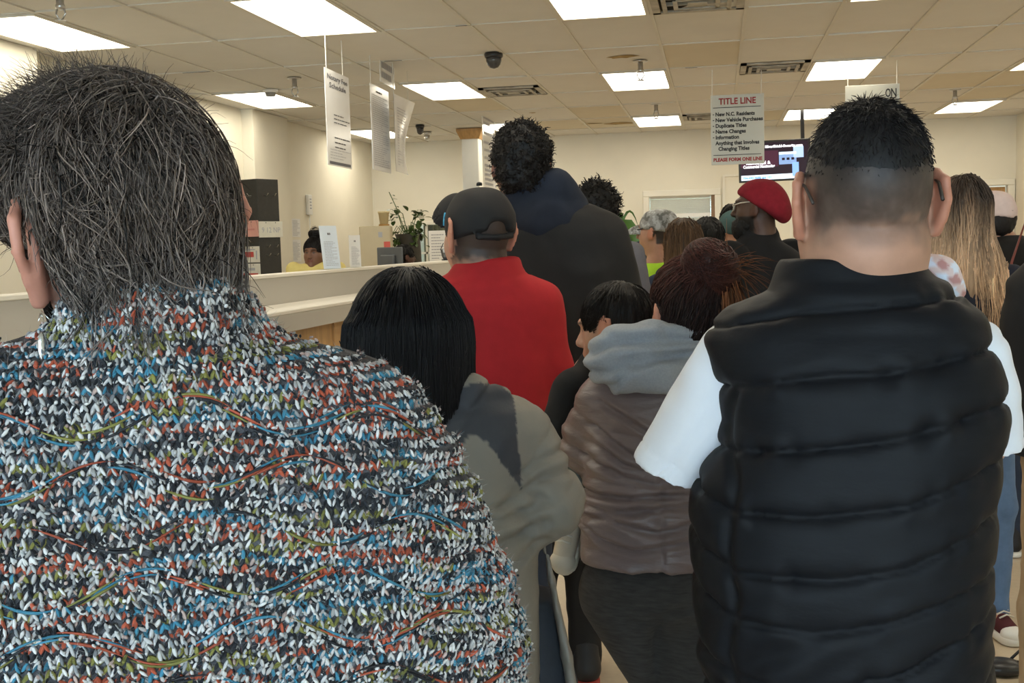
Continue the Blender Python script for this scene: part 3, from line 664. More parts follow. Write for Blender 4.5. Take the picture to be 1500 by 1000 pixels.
# ================================================================== soft shapes: distance fields meshed by surface nets
f32 = np.float32
def smin(a, b, k):
    if k <= 0: return np.minimum(a, b)
    h = np.maximum(k-np.abs(a-b), 0)/k
    return np.minimum(a, b)-h*h*k*.25
def smax(a, b, k): return -smin(-a, -b, k)
class Vol:
    def __init__(s, xs, ys, zs):
        s.g = [np.asarray(q, f32) for q in (xs, ys, zs)]; s.d = np.full([len(q) for q in s.g], .2, f32)
    def sub(s, lo, hi, m=.06):
        ix = []
        for a, l, h in zip(s.g, lo, hi): ix.append(slice(max(0, np.searchsorted(a, l-m)-1), min(len(a), np.searchsorted(a, h+m)+1)))
        return tuple(ix)
    def put(s, fn, lo, hi, k=0, op='u', m=.06):
        ix = s.sub(lo, hi, m+k)
        if any(q.stop-q.start < 1 for q in ix): return s
        X, Y, Z = s.g[0][ix[0]][:,None,None], s.g[1][ix[1]][None,:,None], s.g[2][ix[2]][None,None,:]
        d = fn(X, Y, Z); c = s.d[ix]
        s.d[ix] = smin(c, d, k) if op == 'u' else smax(c, -d, k) if op == 's' else smax(c, d, k)
        return s
    def cap(s, a, b, ra, rb, k=.02, op='u', sc=(1,1,1)):
        a = np.array(a, f32); b = np.array(b, f32); sc = np.array(sc, f32); A = a*sc; BA = (b-a)*sc; L2 = float((BA*BA).sum())+1e-9
        def fn(X, Y, Z):
            x, y, z = X*sc[0]-A[0], Y*sc[1]-A[1], Z*sc[2]-A[2]
            t = np.clip((x*BA[0]+y*BA[1]+z*BA[2])/L2, 0, 1)
            return np.sqrt((x-t*BA[0])**2+(y-t*BA[1])**2+(z-t*BA[2])**2)-(ra+(rb-ra)*t)
        r = max(ra, rb)/sc.min()
        return s.put(fn, np.minimum(a, b)-r, np.maximum(a, b)+r, k, op)
    def chain(s, pts, rs, k=.02, op='u', sc=(1,1,1)):
        for i in range(len(pts)-1): s.cap(pts[i], pts[i+1], rs[i], rs[i+1], k, op, sc)
        return s
    def ell(s, c, r, k=.02, op='u', R=None, pw=2):
        c = np.array(c, f32); r = np.array(r, f32); R = np.eye(3, dtype=f32) if R is None else np.array(R, f32)[:3,:3]
        def fn(X, Y, Z):
            x, y, z = X-c[0], Y-c[1], Z-c[2]
            u = (R[0,0]*x+R[1,0]*y+R[2,0]*z)/r[0]; v = (R[0,1]*x+R[1,1]*y+R[2,1]*z)/r[1]; w = (R[0,2]*x+R[1,2]*y+R[2,2]*z)/r[2]
            k0 = np.sqrt(u*u+v*v+w*w); k1 = np.sqrt((u/r[0])**2+(v/r[1])**2+(w/r[2])**2)+1e-6
            return k0*(k0-1)/k1
        m = float(r.max()); return s.put(fn, c-m, c+m, k, op)
    def loft(s, st, k=.02, op='u', pw=2.3):
        """st rows: z, cx, cy, rx, ry (z ascending)"""
        st = np.array(sorted(st), f32); z0, z1 = st[0,0], st[-1,0]
        def fn(X, Y, Z):
            z = np.clip(Z, z0, z1); cx, cy, rx, ry = [np.interp(z.ravel(), st[:,0], st[:,i]).reshape(z.shape).astype(f32) for i in (1,2,3,4)]
            u, v = np.abs((X-cx)/rx), np.abs((Y-cy)/ry)
            q = (u**pw+v**pw)**(1/pw); d = (q-1)*np.minimum(rx, ry)
            d = np.where(q > 1, (q-1)*np.sqrt((X-cx)**2+(Y-cy)**2)/np.maximum(q,1e-4), d)
            return np.maximum(d, np.maximum(z0-Z, Z-z1))
        rx, ry = st[:,3].max(), st[:,4].max()
        return s.put(fn, ((st[:,1]-st[:,3]).min(), (st[:,2]-st[:,4]).min(), z0), ((st[:,1]+st[:,3]).max(), (st[:,2]+st[:,4]).max(), z1), k, op)
    def plane(s, n, o, k=.0, op='i'):
        """keep the side the normal n points away from"""
        n = np.array(n, f32); n /= np.linalg.norm(n); off = float(np.dot(n, o))
        X, Y, Z = s.g[0][:,None,None], s.g[1][None,:,None], s.g[2][None,None,:]
        s.d = smax(s.d, (n[0]*X+n[1]*Y+n[2]*Z-off).astype(f32), k).astype(f32); return s
    def minus(s, fn_vol, k=0): s.d = smax(s.d, -fn_vol, k); return s
    def sample(s, P):
        """trilinear distance at points"""
        I = []; T = []
        for a in range(3):
            g = s.g[a]; i = np.clip(np.searchsorted(g, P[:,a])-1, 0, len(g)-2); I.append(i); T.append(np.clip((P[:,a]-g[i])/(g[i+1]-g[i]), 0, 1))
        r = 0
        for x in (0,1):
            for y in (0,1):
                for z in (0,1):
                    w = (T[0] if x else 1-T[0])*(T[1] if y else 1-T[1])*(T[2] if z else 1-T[2]); r = r+w*s.d[I[0]+x,I[1]+y,I[2]+z]
        return r
    def hug(s, P, target, e=.004):
        """move points to the given distance from the surface"""
        d = s.sample(P); G = np.stack([s.sample(P+e*np.eye(3)[a])-s.sample(P-e*np.eye(3)[a]) for a in range(3)], 1)
        G /= np.linalg.norm(G,axis=1,keepdims=True)+1e-9; return P-G*np.clip(d-target,-.03,.03)[:,None], G
    def mesh(s):
        g, d = s.g, s.d
        for a in range(3):                            # close at the box border
            q = [slice(None)]*3; q[a] = 0; d[tuple(q)] = .05; q[a] = -1; d[tuple(q)] = .05
        ins = d < 0; nx, ny, nz = d.shape
        cnt = np.zeros((nx-1,ny-1,nz-1), np.int8)
        for i in (0,1):
            for j in (0,1):
                for k in (0,1): cnt += ins[i:nx-1+i, j:ny-1+j, k:nz-1+k]
        act = (cnt > 0) & (cnt < 8); I = np.argwhere(act)
        idx = np.full(act.shape, -1, np.int32); idx[act] = np.arange(len(I))
        cv = {}; cp = {}
        for c in [(i,j,k) for i in (0,1) for j in (0,1) for k in (0,1)]:
            J = I+np.array(c); cv[c] = d[J[:,0],J[:,1],J[:,2]]
            cp[c] = np.stack([g[a][J[:,a]] for a in range(3)], 1)
        acc = np.zeros((len(I),3), f32); n = np.zeros(len(I), f32)
        for c in cv:
            for a in range(3):
                if c[a]: continue
                e = tuple(1 if b == a else c[b] for b in range(3)); va, vb = cv[c], cv[e]
                m = (va < 0) != (vb < 0); t = np.where(m, va/np.where(m, va-vb, 1), 0)
                acc += np.where(m[:,None], cp[c]+(cp[e]-cp[c])*t[:,None], 0); n += m
        V = acc/np.maximum(n,1)[:,None]; Q = []
        for a in range(3):
            b, c = (a+1)%3, (a+2)%3
            sl0 = [slice(1,-1)]*3; sl1 = [slice(1,-1)]*3; sl0[a] = slice(0,-1); sl1[a] = slice(1,None)
            s0, s1 = ins[tuple(sl0)], ins[tuple(sl1)]
            for flip in (0,1):
                E = np.argwhere((s0 & ~s1) if not flip else (~s0 & s1))
                if not len(E): continue
                off = np.ones(3, int); off[a] = 0; E = E+off
                def cell(db, dc):
                    J = E.copy(); J[:,b] -= db; J[:,c] -= dc; return idx[J[:,0],J[:,1],J[:,2]]
                q = np.stack([cell(1,1), cell(0,1), cell(0,0), cell(1,0)], 1)
                Q.append(q if not flip else q[:,::-1])
        Q = np.concatenate(Q); Q = Q[(Q >= 0).all(1)]
        return V.astype(float), Q
def normals(V, Q):
    a = V[Q[:,2]]-V[Q[:,0]]; b = V[Q[:,3]]-V[Q[:,1]]; fn = np.cross(a, b); N = np.zeros_like(V)
    for i in range(4): np.add.at(N, Q[:,i], fn)
    return N/(np.linalg.norm(N, axis=1, keepdims=True)+1e-12)
def relax(V, Q, it=2, lam=.5):
    for _ in range(it):
        S = np.zeros_like(V); n = np.zeros(len(V))
        for i in range(4):
            np.add.at(S, Q[:,i], V[Q[:,(i+1)%4]]); np.add.at(S, Q[:,i], V[Q[:,(i-1)%4]]); np.add.at(n, Q[:,i], 2)
        V = V+lam*(S/np.maximum(n,1)[:,None]-V)
    return V
def vnoise(P, sc, seed=0):
    """value noise in -1..1"""
    p = P*np.asarray(sc)+seed*17.31; i = np.floor(p).astype(np.int64); f = p-i; f = f*f*(3-2*f); r = 0
    for dx in (0,1):
        for dy in (0,1):
            for dz in (0,1):
                h = ((i[:,0]+dx)*374761393+(i[:,1]+dy)*668265263+(i[:,2]+dz)*2147483647+seed*974634) & 0xffffffff
                h = ((h ^ (h >> 13))*1274126177) & 0xffffffff; h = (h ^ (h >> 16)) & 0xffff
                w = (f[:,0] if dx else 1-f[:,0])*(f[:,1] if dy else 1-f[:,1])*(f[:,2] if dz else 1-f[:,2])
                r = r+w*(h/32767.5-1)
    return r
def wrinkle(V, N, amp, sc, seed=0, ridged=True):
    """displace along the normals by stretched ridged noise"""
    n = vnoise(V, sc, seed)
    if ridged: n = 1-2*np.abs(n)**.8
    n2 = vnoise(V, np.asarray(sc)*2.1, seed+3)
    return V+N*(amp*(.75*n+.35*n2))[:,None]
def crease(V, N, amp, sc, seed=0, width=.14, bulge=.5, shear=(0,0)):
    """sharp folds: narrow grooves along the zero lines of stretched noise, soft bulges between"""
    P = V+np.stack([0*V[:,0], 0*V[:,0], shear[0]*V[:,0]+shear[1]*V[:,1]], 1)
    n = vnoise(P+.02*vnoise(V, 9, seed+7)[:,None], sc, seed); w = .5+.5*vnoise(V, 6, seed+5)
    return V+N*(amp*(-np.exp(-(n/width)**2)+bulge*np.abs(n))*w)[:,None]
def axis(lo, hi, h, fine=()):
    """grid coordinates with spacing h, finer inside the (a,b,hf) ranges"""
    x = lo; r = [lo]
    while x < hi:
        st = h
        for a, b, hf in fine:
            if a-h <= x <= b: st = min(st, hf)
        x += st; r.append(x)
    return r
def strands(P0, D, L, seg, wid, rng, grav=0., curl=0., curlf=30., stiff=1., keep=None, clump=None, tip=.25):
    """bundles of hair as three-sided tubes. P0 (n,3) roots, D (n,3) start directions, L (n,) lengths"""
    n = len(P0); D = D/(np.linalg.norm(D,axis=1,keepdims=True)+1e-9); L = np.broadcast_to(L, (n,))
    pts = [P0]; d = D.copy(); ph = rng.uniform(0,6.28,(n,2))
    a = np.cross(D, rng.normal(size=(n,3))); a /= np.linalg.norm(a,axis=1,keepdims=True)+1e-9; b = np.cross(D, a)
    for k in range(seg):
        d = d+np.array([0,0,-1.])*grav/seg
        if curl: d = d+curl*(a*np.cos(ph[:,:1]+curlf*k/seg)+b*np.sin(ph[:,1:]+curlf*k/seg))
        d /= np.linalg.norm(d,axis=1,keepdims=True)+1e-9
        nw = pts[-1]+d*(L/seg)[:,None]
        if keep is not None: nw, d = keep(nw, d, k/seg)
        pts.append(nw)
    P = np.stack(pts, 1); m = seg+1
    T = np.gradient(P, axis=1); T /= np.linalg.norm(T,axis=2,keepdims=True)+1e-9
    u = np.cross(T, np.array([.31,.52,.79])); u /= np.linalg.norm(u,axis=2,keepdims=True)+1e-9; v = np.cross(T, u)
    t = np.linspace(0,1,m); w = np.broadcast_to(wid,(n,))[:,None]*(1-(1-tip)*t[None]**1.5)
    th = np.arange(3)*2*np.pi/3
    R = P[:,:,None,:]+w[:,:,None,None]*(np.cos(th)[None,None,:,None]*u[:,:,None,:]+np.sin(th)[None,None,:,None]*v[:,:,None,:])
    V = R.reshape(-1,3); base = (np.arange(n)*m*3)[:,None,None]; kk = (np.arange(seg)*3)[None,:,None]; ii = np.arange(3)[None,None,:]; jj = (ii+1)%3
    Fq = np.stack([base+kk+ii, base+kk+jj, base+kk+3+jj, base+kk+3+ii], -1).reshape(-1,4)
    return V, Fq, m*3                                 # m*3 verts per strand
def rotz(a): c, s = math.cos(a), math.sin(a); return np.array([[c,-s,0],[s,c,0],[0,0,1.]])
def roty(a): c, s = math.cos(a), math.sin(a); return np.array([[c,0,s],[0,1,0],[-s,0,c]])
def rotx(a): c, s = math.cos(a), math.sin(a); return np.array([[1,0,0],[0,c,-s],[0,s,c]])
# ================================================================== people
SKIN = {'light': (.49,.26,.175), 'tan': (.44,.23,.15), 'brown': (.20,.10,.065), 'dark': (.075,.038,.025), 'pale': (.52,.29,.22)}
M_skin = mat('skin', (.5,.3,.2), .5, .4, attr=True, var=.06, vscale=45, bump=.12, bscale=260, bdist=.001)
M_hair = mat('hair', (.05,.04,.03), .5, .22, attr=True)
M_hairbase = mat('hair_under', (.05,.04,.03), .6, .3, attr=True, var=.35, vscale=70, stretch=(1,1,.25), bump=.5, bscale=90, bdist=.004)
def fabric(name, col, rough=.75, var=.07, vscale=25, bump=.25, bscale=350, bdist=.001, spec=.3, sheen=.0, **k):
    return mat(name, col, rough, spec, var=var, vscale=vscale, bump=bump, bscale=bscale, bdist=bdist, sheen=sheen, **k)
M_jean = fabric('blue_jean', (.10,.17,.30), var=.15, bscale=500); M_djean = fabric('dark_jean', (.022,.032,.055), var=.15, bscale=500)
M_blacktr = fabric('black_trouser', (.012,.012,.013)); M_khaki = fabric('khaki', (.36,.26,.16)); M_shoe = fabric('dark_shoe', (.02,.02,.022), .5); M_sole = mat('white_sole', (.7,.68,.63), .6, var=.05)
class Person:
    def __init__(s, label, px, py, dpt, hs=1., turn=0., yaw=0., pitch=0., roll=0., skin='tan', sw=.185, group='people waiting in line', k=None):
        """(px,py): pixel of the middle of the head; dpt: its distance; turn: heading of the body, yaw: of the head (0 = away from the camera)"""
        w = dep(px, py, dpt); s.w = w; az = math.atan2(-w[0], w[1])
        s.root = empty('person', (w[0], w[1], 0), az); tag(s.root, label, 'person', group)
        s.R = rotz(az); s.o = np.array([w[0], w[1], 0.]); s.hs = hs
        s.Hc = np.array([0, 0, w[2]]); s.HR = rotz(yaw)@rotx(pitch)@roty(roll); s.T = rotz(turn); s.skin = np.array(SKIN[skin])
        z = w[2]; k = k or z/1.62; s.k = k; s.sw = sw
        J = {'nb': (0,-.02,z-.175*hs), 'ch': (0,-.01,1.27*k), 'wa': (0,0,1.06*k), 'hi': (0,0,.93*k)}
        for nm, sg in (('L',-1),('R',1)):
            J['sh'+nm] = (sg*sw,-.02,z-.235*hs); J['el'+nm] = (sg*(sw+.055),-.03,z-.235*hs-.28*k); J['wr'+nm] = (sg*(sw-.02),.17,z-.235*hs-.36*k)
            J['hp'+nm] = (sg*.085,0,.91*k); J['kn'+nm] = (sg*.095,.01,.49*k); J['an'+nm] = (sg*.10,-.03,.08)
        s.J = {a: s.T@np.array(b, float) for a, b in J.items()}
        s.parts = {}; s.flare = .42
    def loc(s, px, py, y=0.):
        """pixel -> local point in the vertical plane at local depth y through the person"""
        d = s.R.T@ray(px, py); o = s.R.T@(CAMP-s.o); return o+d*(y-o[1])/d[1]
    def spine(s, cx, ys, y=0.):
        """body axis from pixels: column cx(chest,waist,hip), rows ys"""
        for n, x, yy in zip(('ch','wa','hi'), cx, ys): s.J[n] = s.loc(x, yy, y)
        dx = s.J['hi'][0]
        for q, sg in (('L',-1),('R',1)):
            for n, w in (('hp',.085),('kn',.095),('an',.1)): s.J[n+q] = s.J[n+q]*np.array([0,1,1])+np.array([dx+sg*w,0,0])
        return s
    def h(s, *q): return s.Hc+s.HR@(np.array(q)*s.hs)
    def st(s, rows, cy=0., y=0.):
        """pixel rows (py, x left, x right, ry[, cy]) -> loft stations"""
        out = []
        for r in rows:
            a, b = s.loc(r[1], r[0], y), s.loc(r[2], r[0], y); out.append(((a[2]+b[2])/2, (a[0]+b[0])/2, r[4] if len(r) > 4 else cy, abs(b[0]-a[0])/2, r[3]))
        return out
    # ---- the continuous body
    def body(s, h=.014, hf=.007, colfn=None, ears=1., face=True, legs=True, arms=True, fingers=True, neck=.056, wide=.86, ls=1.):
        J, hs, c = s.J, s.hs, s.Hc
        P = np.array(list(J.values())+[c]); lo, hi = P.min(0)-.17, P.max(0)+.17
        hr = .13*hs
        hz = [(J[w][2]-.12, J[w][2]+.06, .009) for w in ('wrL','wrR')] if fingers else []
        V = Vol(axis(lo[0], hi[0], h, [(c[0]-hr, c[0]+hr, hf)]), axis(lo[1], hi[1], h, [(c[1]-hr, c[1]+hr, hf)]), axis(-.02 if legs else lo[2], c[2]+hr+.03, h*1.3, [(c[2]-hr, c[2]+hr, hf)]+hz))
        ang = math.atan2(s.T[1,0], s.T[0,0]); k = s.k; sw = s.sw*wide
        tor = lambda a, b, ra, rb: V.cap(a, b, ra, rb, .05)
        # torso: three stacked ellipsoids following the spine
        R = s.T
        V.ell(J['hi'], (.145*wide*ls,.095*ls,.15*k), .05*ls, R=R); V.ell(J['wa'], (.13*wide*ls,.085*ls,.16*k), .06*ls, R=R); V.ell(J['ch'], (.15*wide*ls,.092*ls,.19*k), .06*ls, R=R)
        V.cap(J['shL'], J['shR'], .042*ls, .042*ls, .04*ls); V.cap(J['nb'], J['ch'], .05*ls, .08*ls, .05*ls)
        V.chain([J['nb']+np.array([0,0,-.02]), s.h(0,-.015,-.06)], [neck+.006, neck], .03)
        for q in 'LR':
            if arms:
                V.chain([J['sh'+q], J['el'+q], J['wr'+q]], [.038*ls,.034*ls,.026*ls], .03*ls)
                s.hand(V, q, fingers)
            if legs:
                V.chain([J['hp'+q], J['kn'+q], J['an'+q]], [.072*ls,.046*ls,.034*ls], .04*ls)
                a = J['an'+q]; f = s.T@np.array([0,.16,0]); V.chain([a+np.array([0,0,-.03])-f*.25, a+f-np.array([0,0,.045])], [.033*ls,.028*ls], .03*ls)
        s.head(V, ears, face, hf < .007)
        Vv, Q = V.mesh(); Vv = relax(Vv, Q, 1, .4)
        q = (Vv-s.Hc)@s.HR/hs
        C = np.tile(s.skin, (len(Vv),1)); C *= (1+.08*vnoise(Vv, 40, 2))[:,None]
        e = (np.abs(q[:,0]) > .082) & (np.abs(q[:,2]+.005) < .06) & (np.abs(q[:,1]) < .05); C[e] *= np.array([1.08,.86,.82])
        lip = (q[:,1] > .085) & (np.abs(q[:,2]+.062) < .011) & (np.abs(q[:,0]) < .026); C[lip] *= np.array([.85,.55,.55])
        for sx in (-1,1):
            eye = (q[:,0]-sx*.031)**2/.014**2+(q[:,2]-.008)**2/.0065**2 < 1; C[eye & (q[:,1] > .06)] = (.06,.045,.04)
            br = ((q[:,0]-sx*.034)**2/.024**2+(q[:,2]-.03)**2/.006**2 < 1) & (q[:,1] > .06); C[br] = C[br]*.25
        if colfn is not None: C = colfn(q, C, Vv)
        s.parts['body'] = fastmesh('body', Vv, Q, M_skin, s.root, C)
        return s
    def head(s, V, ears=1., face=True, fineear=False):
        R, hs = s.HR, s.hs
        def E(c, r, k=.02, op='u', RR=None): V.ell(s.h(*c), np.array(r)*hs, k*hs, op, R if RR is None else R@RR)
        E((0,-.012,.035), (.076,.096,.088), .0); E((0,.02,-.03), (.064,.078,.082), .05)
        E((0,.045,-.075), (.046,.05,.046), .03)
        for sx in (-1,1): E((sx*.045,.035,-.03), (.03,.04,.035), .03)
        if face:
            E((0,.088,.03), (.05,.02,.014), .025)
            V.cap(s.h(0,.098,.012), s.h(0,.118,-.028), .009*hs, .015*hs, .012*hs)
            for sx in (-1,1): E((sx*.031,.097,.010), (.015,.014,.011), .012, 's'); E((sx*.031,.082,.008), (.012,.012,.010), .004); E((sx*.012,.106,-.032), (.010,.012,.009), .008)
            E((0,.094,-.057), (.026,.013,.008), .008); E((0,.092,-.071), (.022,.013,.009), .008); E((0,.085,-.1), (.022,.018,.018), .02)
        for sx in (-1,1):
            if fineear:
                X = lambda y: sx*(.078+s.flare*max(0,.014-y)*ears)
                pts = [(.016,.006),(.012,.030),(-.006,.041),(-.024,.030),(-.029,.006),(-.019,-.016),(-.007,-.034),(.006,-.034)]
                V.chain([s.h(X(y), y*ears-.002, z*ears) for y, z in pts], np.array([.005,.0058,.006,.0058,.0052,.0055,.0075,.007])*hs, .004*hs)
                E((sx*.0865, -.008, .002), (.0065,.024*ears,.035*ears), .006, RR=rotz(sx*.38)@rotx(-.12)); E((sx*.078,.004,-.008), (.012,.010,.022), .008)
                continue
            RR = rotz(sx*.45)@rotx(-.18)
            E((sx*.086,-.012,-.003), (.012*ears,.023*ears,.036*ears), .008, RR=RR); E((sx*.077,-.002,-.03), (.012,.013,.014), .008)
            E((sx*.096,.002,.002), (.007*ears,.012*ears,.022*ears), .006, 's', RR=RR)
    def hand(s, V, q, fingers=True):
        w, e = s.J['wr'+q], s.J['el'+q]; d = (w-e)/np.linalg.norm(w-e)
        sg = -1 if q == 'L' else 1
        side = np.cross(d, [0,0,1.]); side = side/(np.linalg.norm(side)+1e-6); up = np.cross(side, d)
        if sg < 0: side = -side
        inn = -side                                    # towards the middle of the body
        c = w+d*.05
        V.chain([w, w+d*.085], [.026,.03], .015, sc=(1,1,1))
        if not fingers: return
        for i, L in enumerate((.062,.072,.068,.052)):
            b = w+d*.09+up*(.028-.018*i); m = b+d*L*.55+inn*.006; t = m+d*L*.35+inn*.028
            V.chain([b, m, t], [.0105,.0095,.0085], .004)
        b = w+d*.03+up*.025; V.chain([b, b+d*.035+up*.026+inn*.012, b+d*.065+up*.03+inn*.022], [.013,.011,.0095], .006)
    # ---- garments
    def top(s, m, rows=None, st=None, sl=(.062,.055,.05), slk=.04, hem=.86, col=.06, pad=1., h=.012, wr=(.005,(9,9,16)), seed=1, name='jacket', cuffs=.95, arms='LR', extra=None, post=None, rx=(.20,.19,.20,.205), ry=(.135,.125,.135,.12), cols=None, relaxn=1, pw=2.4, shz=.03):
        J, k = s.J, s.k; c = J['ch']
        if st is None and rows is None:
            z0 = hem*k; st = [(z0,0,0,rx[0],ry[0]), (1.06*k,0,0,rx[1],ry[1]), (1.26*k,0,-.01,rx[2],ry[2]), (J['shL'][2]-.01,0,-.015,rx[3]*.93,ry[3]), (J['shL'][2]+.035,0,-.02,rx[3]*.7,ry[3]*.75), (J['nb'][2]+.005,0,-.02,.075,.07)]
        elif rows is not None: st = s.st(rows)
        a = np.array(st); P = np.array([J[n] for n in J if n[:2] in ('sh','el','wr')]+[[x[1]+x[3],x[2]+x[4],x[0]] for x in st]+[[x[1]-x[3],x[2]-x[4],x[0]] for x in st])
        lo, hi = P.min(0)-.13, P.max(0)+.13
        V = Vol(axis(lo[0],hi[0],h), axis(lo[1],hi[1],h), axis(max(0,lo[2]),hi[2],h))
        V.loft(st, 0, pw=pw)
        for q in arms:
            sh, el, wr_ = J['sh'+q], J['el'+q], J['wr'+q]
            pts = [sh, el, el+(wr_-el)*cuffs]
            V.chain(pts, [sl[0]*pad, sl[1]*pad, sl[2]*pad], slk)
        if col: V.cap(J['nb']+np.array([0,0,-.03]), J['nb']+np.array([0,.005,.015]), col+.012, col, .03)
        if extra: extra(V)
        Vv, Q = V.mesh(); Vv = relax(Vv, Q, relaxn, .5); N = normals(Vv, Q)
        if wr: Vv = wrinkle(Vv, N, wr[0], wr[1], seed)
        if post: Vv = post(Vv, N)
        C = cols(Vv, N) if cols else None
        o = fastmesh(name, Vv, Q, m, s.root, C); s.parts[name] = o; s.g = (Vv, Q); return s
    def trousers(s, m, rad=(.105,.078,.062), hipr=(.17,.125), h=.016, wr=(.004,(10,10,14)), seed=3, name='trousers', top=1.0, lk=.04, post=None):
        J, k = s.J, s.k; P = np.array([J[n] for n in J if n[:2] in ('hp','kn','an')]); lo, hi = P.min(0)-.16, P.max(0)+.16
        V = Vol(axis(lo[0],hi[0],h), axis(lo[1],hi[1],h), axis(.02,top*k+.03,h))
        V.ell(J['hi'], (hipr[0],hipr[1],.15*k), 0, R=s.T)
        for q in 'LR': V.chain([J['hp'+q], J['kn'+q], J['an'+q]], list(rad), lk)
        V.plane((0,0,-1),(0,0,.045))
        Vv, Q = V.mesh(); Vv = relax(Vv, Q, 1); N = normals(Vv,Q); Vv = wrinkle(Vv, N, wr[0], wr[1], seed)
        if post: Vv = post(Vv, N)
        s.parts[name] = fastmesh(name, Vv, Q, m, s.root); return s
    def shoes(s, m=None, sole=None, L=.27):
        m = m or M_shoe; sole = sole or M_sole
        for q in 'LR':
            a = s.J['an'+q]; f = s.T@np.array([0,1.,0]); b = a*np.array([1,1,0])
            V = Vol(axis(b[0]-.2,b[0]+.2,.012), axis(b[1]-.24,b[1]+.24,.012), axis(-.01,.18,.010))
            V.cap(b-f*.04+np.array([0,0,.055]), b+f*.15+np.array([0,0,.045]), .042, .04, .02); V.cap(b-f*.03+np.array([0,0,.06]), b-f*.02+np.array([0,0,.13]), .045, .045, .03); V.plane((0,0,-1),(0,0,.02))
            Vv, Q = V.mesh(); o = fastmesh('shoe', relax(Vv,Q,1), Q, m, s.root)
            V = Vol(axis(b[0]-.2,b[0]+.2,.012), axis(b[1]-.24,b[1]+.24,.012), axis(-.02,.06,.008))
            V.cap(b-f*.045+np.array([0,0,.014]), b+f*.155+np.array([0,0,.014]), .045, .045, .0); V.plane((0,0,1),(0,0,.026)); V.plane((0,0,-1),(0,0,.001))
            Vv, Q = V.mesh(); fastmesh('sole', Vv, Q, sole, o)
        return s
    # ---- hair
    def hair(s, build, col, h=.008, disp=(.006,40), strand=None, seed=5, name='hair', ext=(.16,.17,.2,.3), m=None, cjit=.35, colfn=None):
        """build(V, person) adds the volume; strand = dict(n, L, w, flow, lift, grav, curl)"""
        c = s.Hc
        V = Vol(axis(c[0]-ext[0],c[0]+ext[0],h), axis(c[1]-ext[1],c[1]+ext[1],h), axis(c[2]-ext[3],c[2]+ext[2],h))
        build(V, s); Vv, Q = V.mesh(); Vv = relax(Vv, Q, 1); N = normals(Vv, Q)
        Vv = Vv+N*(disp[0]*vnoise(Vv, disp[1], seed)+.5*disp[0]*vnoise(Vv, np.asarray(disp[1])*2.3, seed+1))[:,None]
        col = np.array(col, float)
        def colour(P, r):
            base = colfn((P-s.Hc)@s.HR/s.hs, P) if colfn else np.tile(col, (len(P),1))
            return base*(1+cjit*r)[:,None]
        C = colour(Vv, vnoise(Vv, (60,60,25), seed)*.8)
        o = fastmesh(name, Vv, Q, M_hairbase, s.root, C*(.45 if strand else 1))  # base colour darkened to stand in for shade between the strands
        if strand:
            rng = np.random.default_rng(seed); n = strand['n']
            q = (Vv-s.Hc)@s.HR/s.hs; ok = np.ones(len(Vv), bool) if 'mask' not in strand else strand['mask'](q, N@s.HR)
            pick = rng.choice(np.flatnonzero(ok), n); P0 = Vv[pick]+rng.normal(size=(n,3))*h*.5; Nn = N[pick]
            fl = strand['flow']((P0-s.Hc)@s.HR/s.hs, rng)@s.HR.T
            fl = fl-(fl*Nn).sum(1,keepdims=True)*Nn; fl /= np.linalg.norm(fl,axis=1,keepdims=True)+1e-9
            lf = strand.get('lift',.25); lf = lf*rng.uniform(.3,1.7,(n,1))
            L = strand['L']*rng.uniform(.55,1.35,n)
            if 'Lf' in strand: L = L*strand['Lf']((P0-s.Hc)@s.HR/s.hs)
            def mk_keep(strand, n):
              if strand.get('hug') is None: return None
              if True:
                tg = strand['hug']*rng.uniform(-.3,1.2,n); zc = s.Hc[2]+strand.get('zfree',-9)*s.hs
                def keep(p, d, t):
                    hp, G = V.hug(p, tg); a = (p[:,2] > zc)[:,None]
                    if 'flow2' in strand:
                        d = strand['flow2']((hp-s.Hc)@s.HR/s.hs, rng)@s.HR.T
                    dn = d-(d*G).sum(1,keepdims=True)*G; dn /= np.linalg.norm(dn,axis=1,keepdims=True)+1e-9
                    return np.where(a, hp, p), np.where(a, dn, d)
              return keep
            keep = mk_keep(strand, n)
            SV, SF, per = strands(P0-Nn*.004, fl+Nn*lf+rng.normal(size=(n,3))*strand.get('mess',.15), L, strand.get('seg',6), strand['w']*rng.uniform(.6,1.4,n), rng, strand.get('grav',.4), strand.get('curl',.0), strand.get('cf',9.), keep=keep)
            r = np.repeat(rng.normal(size=n)*.9, per); SC_ = np.clip(colour(SV, r), .002, 1)
            if 'grey' in strand:
                gsel = np.repeat(rng.random(n) < strand['grey'], per); SC_[gsel] = np.array(strand.get('greyc',(.32,.31,.31)))*rng.uniform(.6,1.2)
            tag(fastmesh('strands', SV, SF, M_hair, o, SC_), kind='stuff')
            for more in strand.get('more', ()):
                n = more['n']; pick = rng.choice(np.flatnonzero(ok), n); P0 = Vv[pick]; Nn = N[pick]
                fl = more['flow']((P0-s.Hc)@s.HR/s.hs, rng)@s.HR.T; fl = fl-(fl*Nn).sum(1,keepdims=True)*Nn; fl /= np.linalg.norm(fl,axis=1,keepdims=True)+1e-9
                cl = np.stack([vnoise(P0, more.get('clump',35), 40+k_) for k_ in range(3)],1)
                SV, SF, per = strands(P0-Nn*.003, fl+Nn*more['lift']*rng.uniform(.2,1.6,(n,1))+cl*more.get('cl',.5)+rng.normal(size=(n,3))*more.get('mess',.1), more['L']*rng.uniform(.5,1.4,n), more.get('seg',6), more['w']*rng.uniform(.6,1.4,n), rng, more.get('grav',.4), more.get('curl',.1), more.get('cf',6), keep=mk_keep(more, n))
                SC_ = np.clip(colour(SV, np.repeat(rng.normal(size=n)*.9, per)), .002, 1)
                if 'grey' in more:
                    gs = rng.random(n) < more['grey']; SC_[np.repeat(gs,per)] *= 1.7
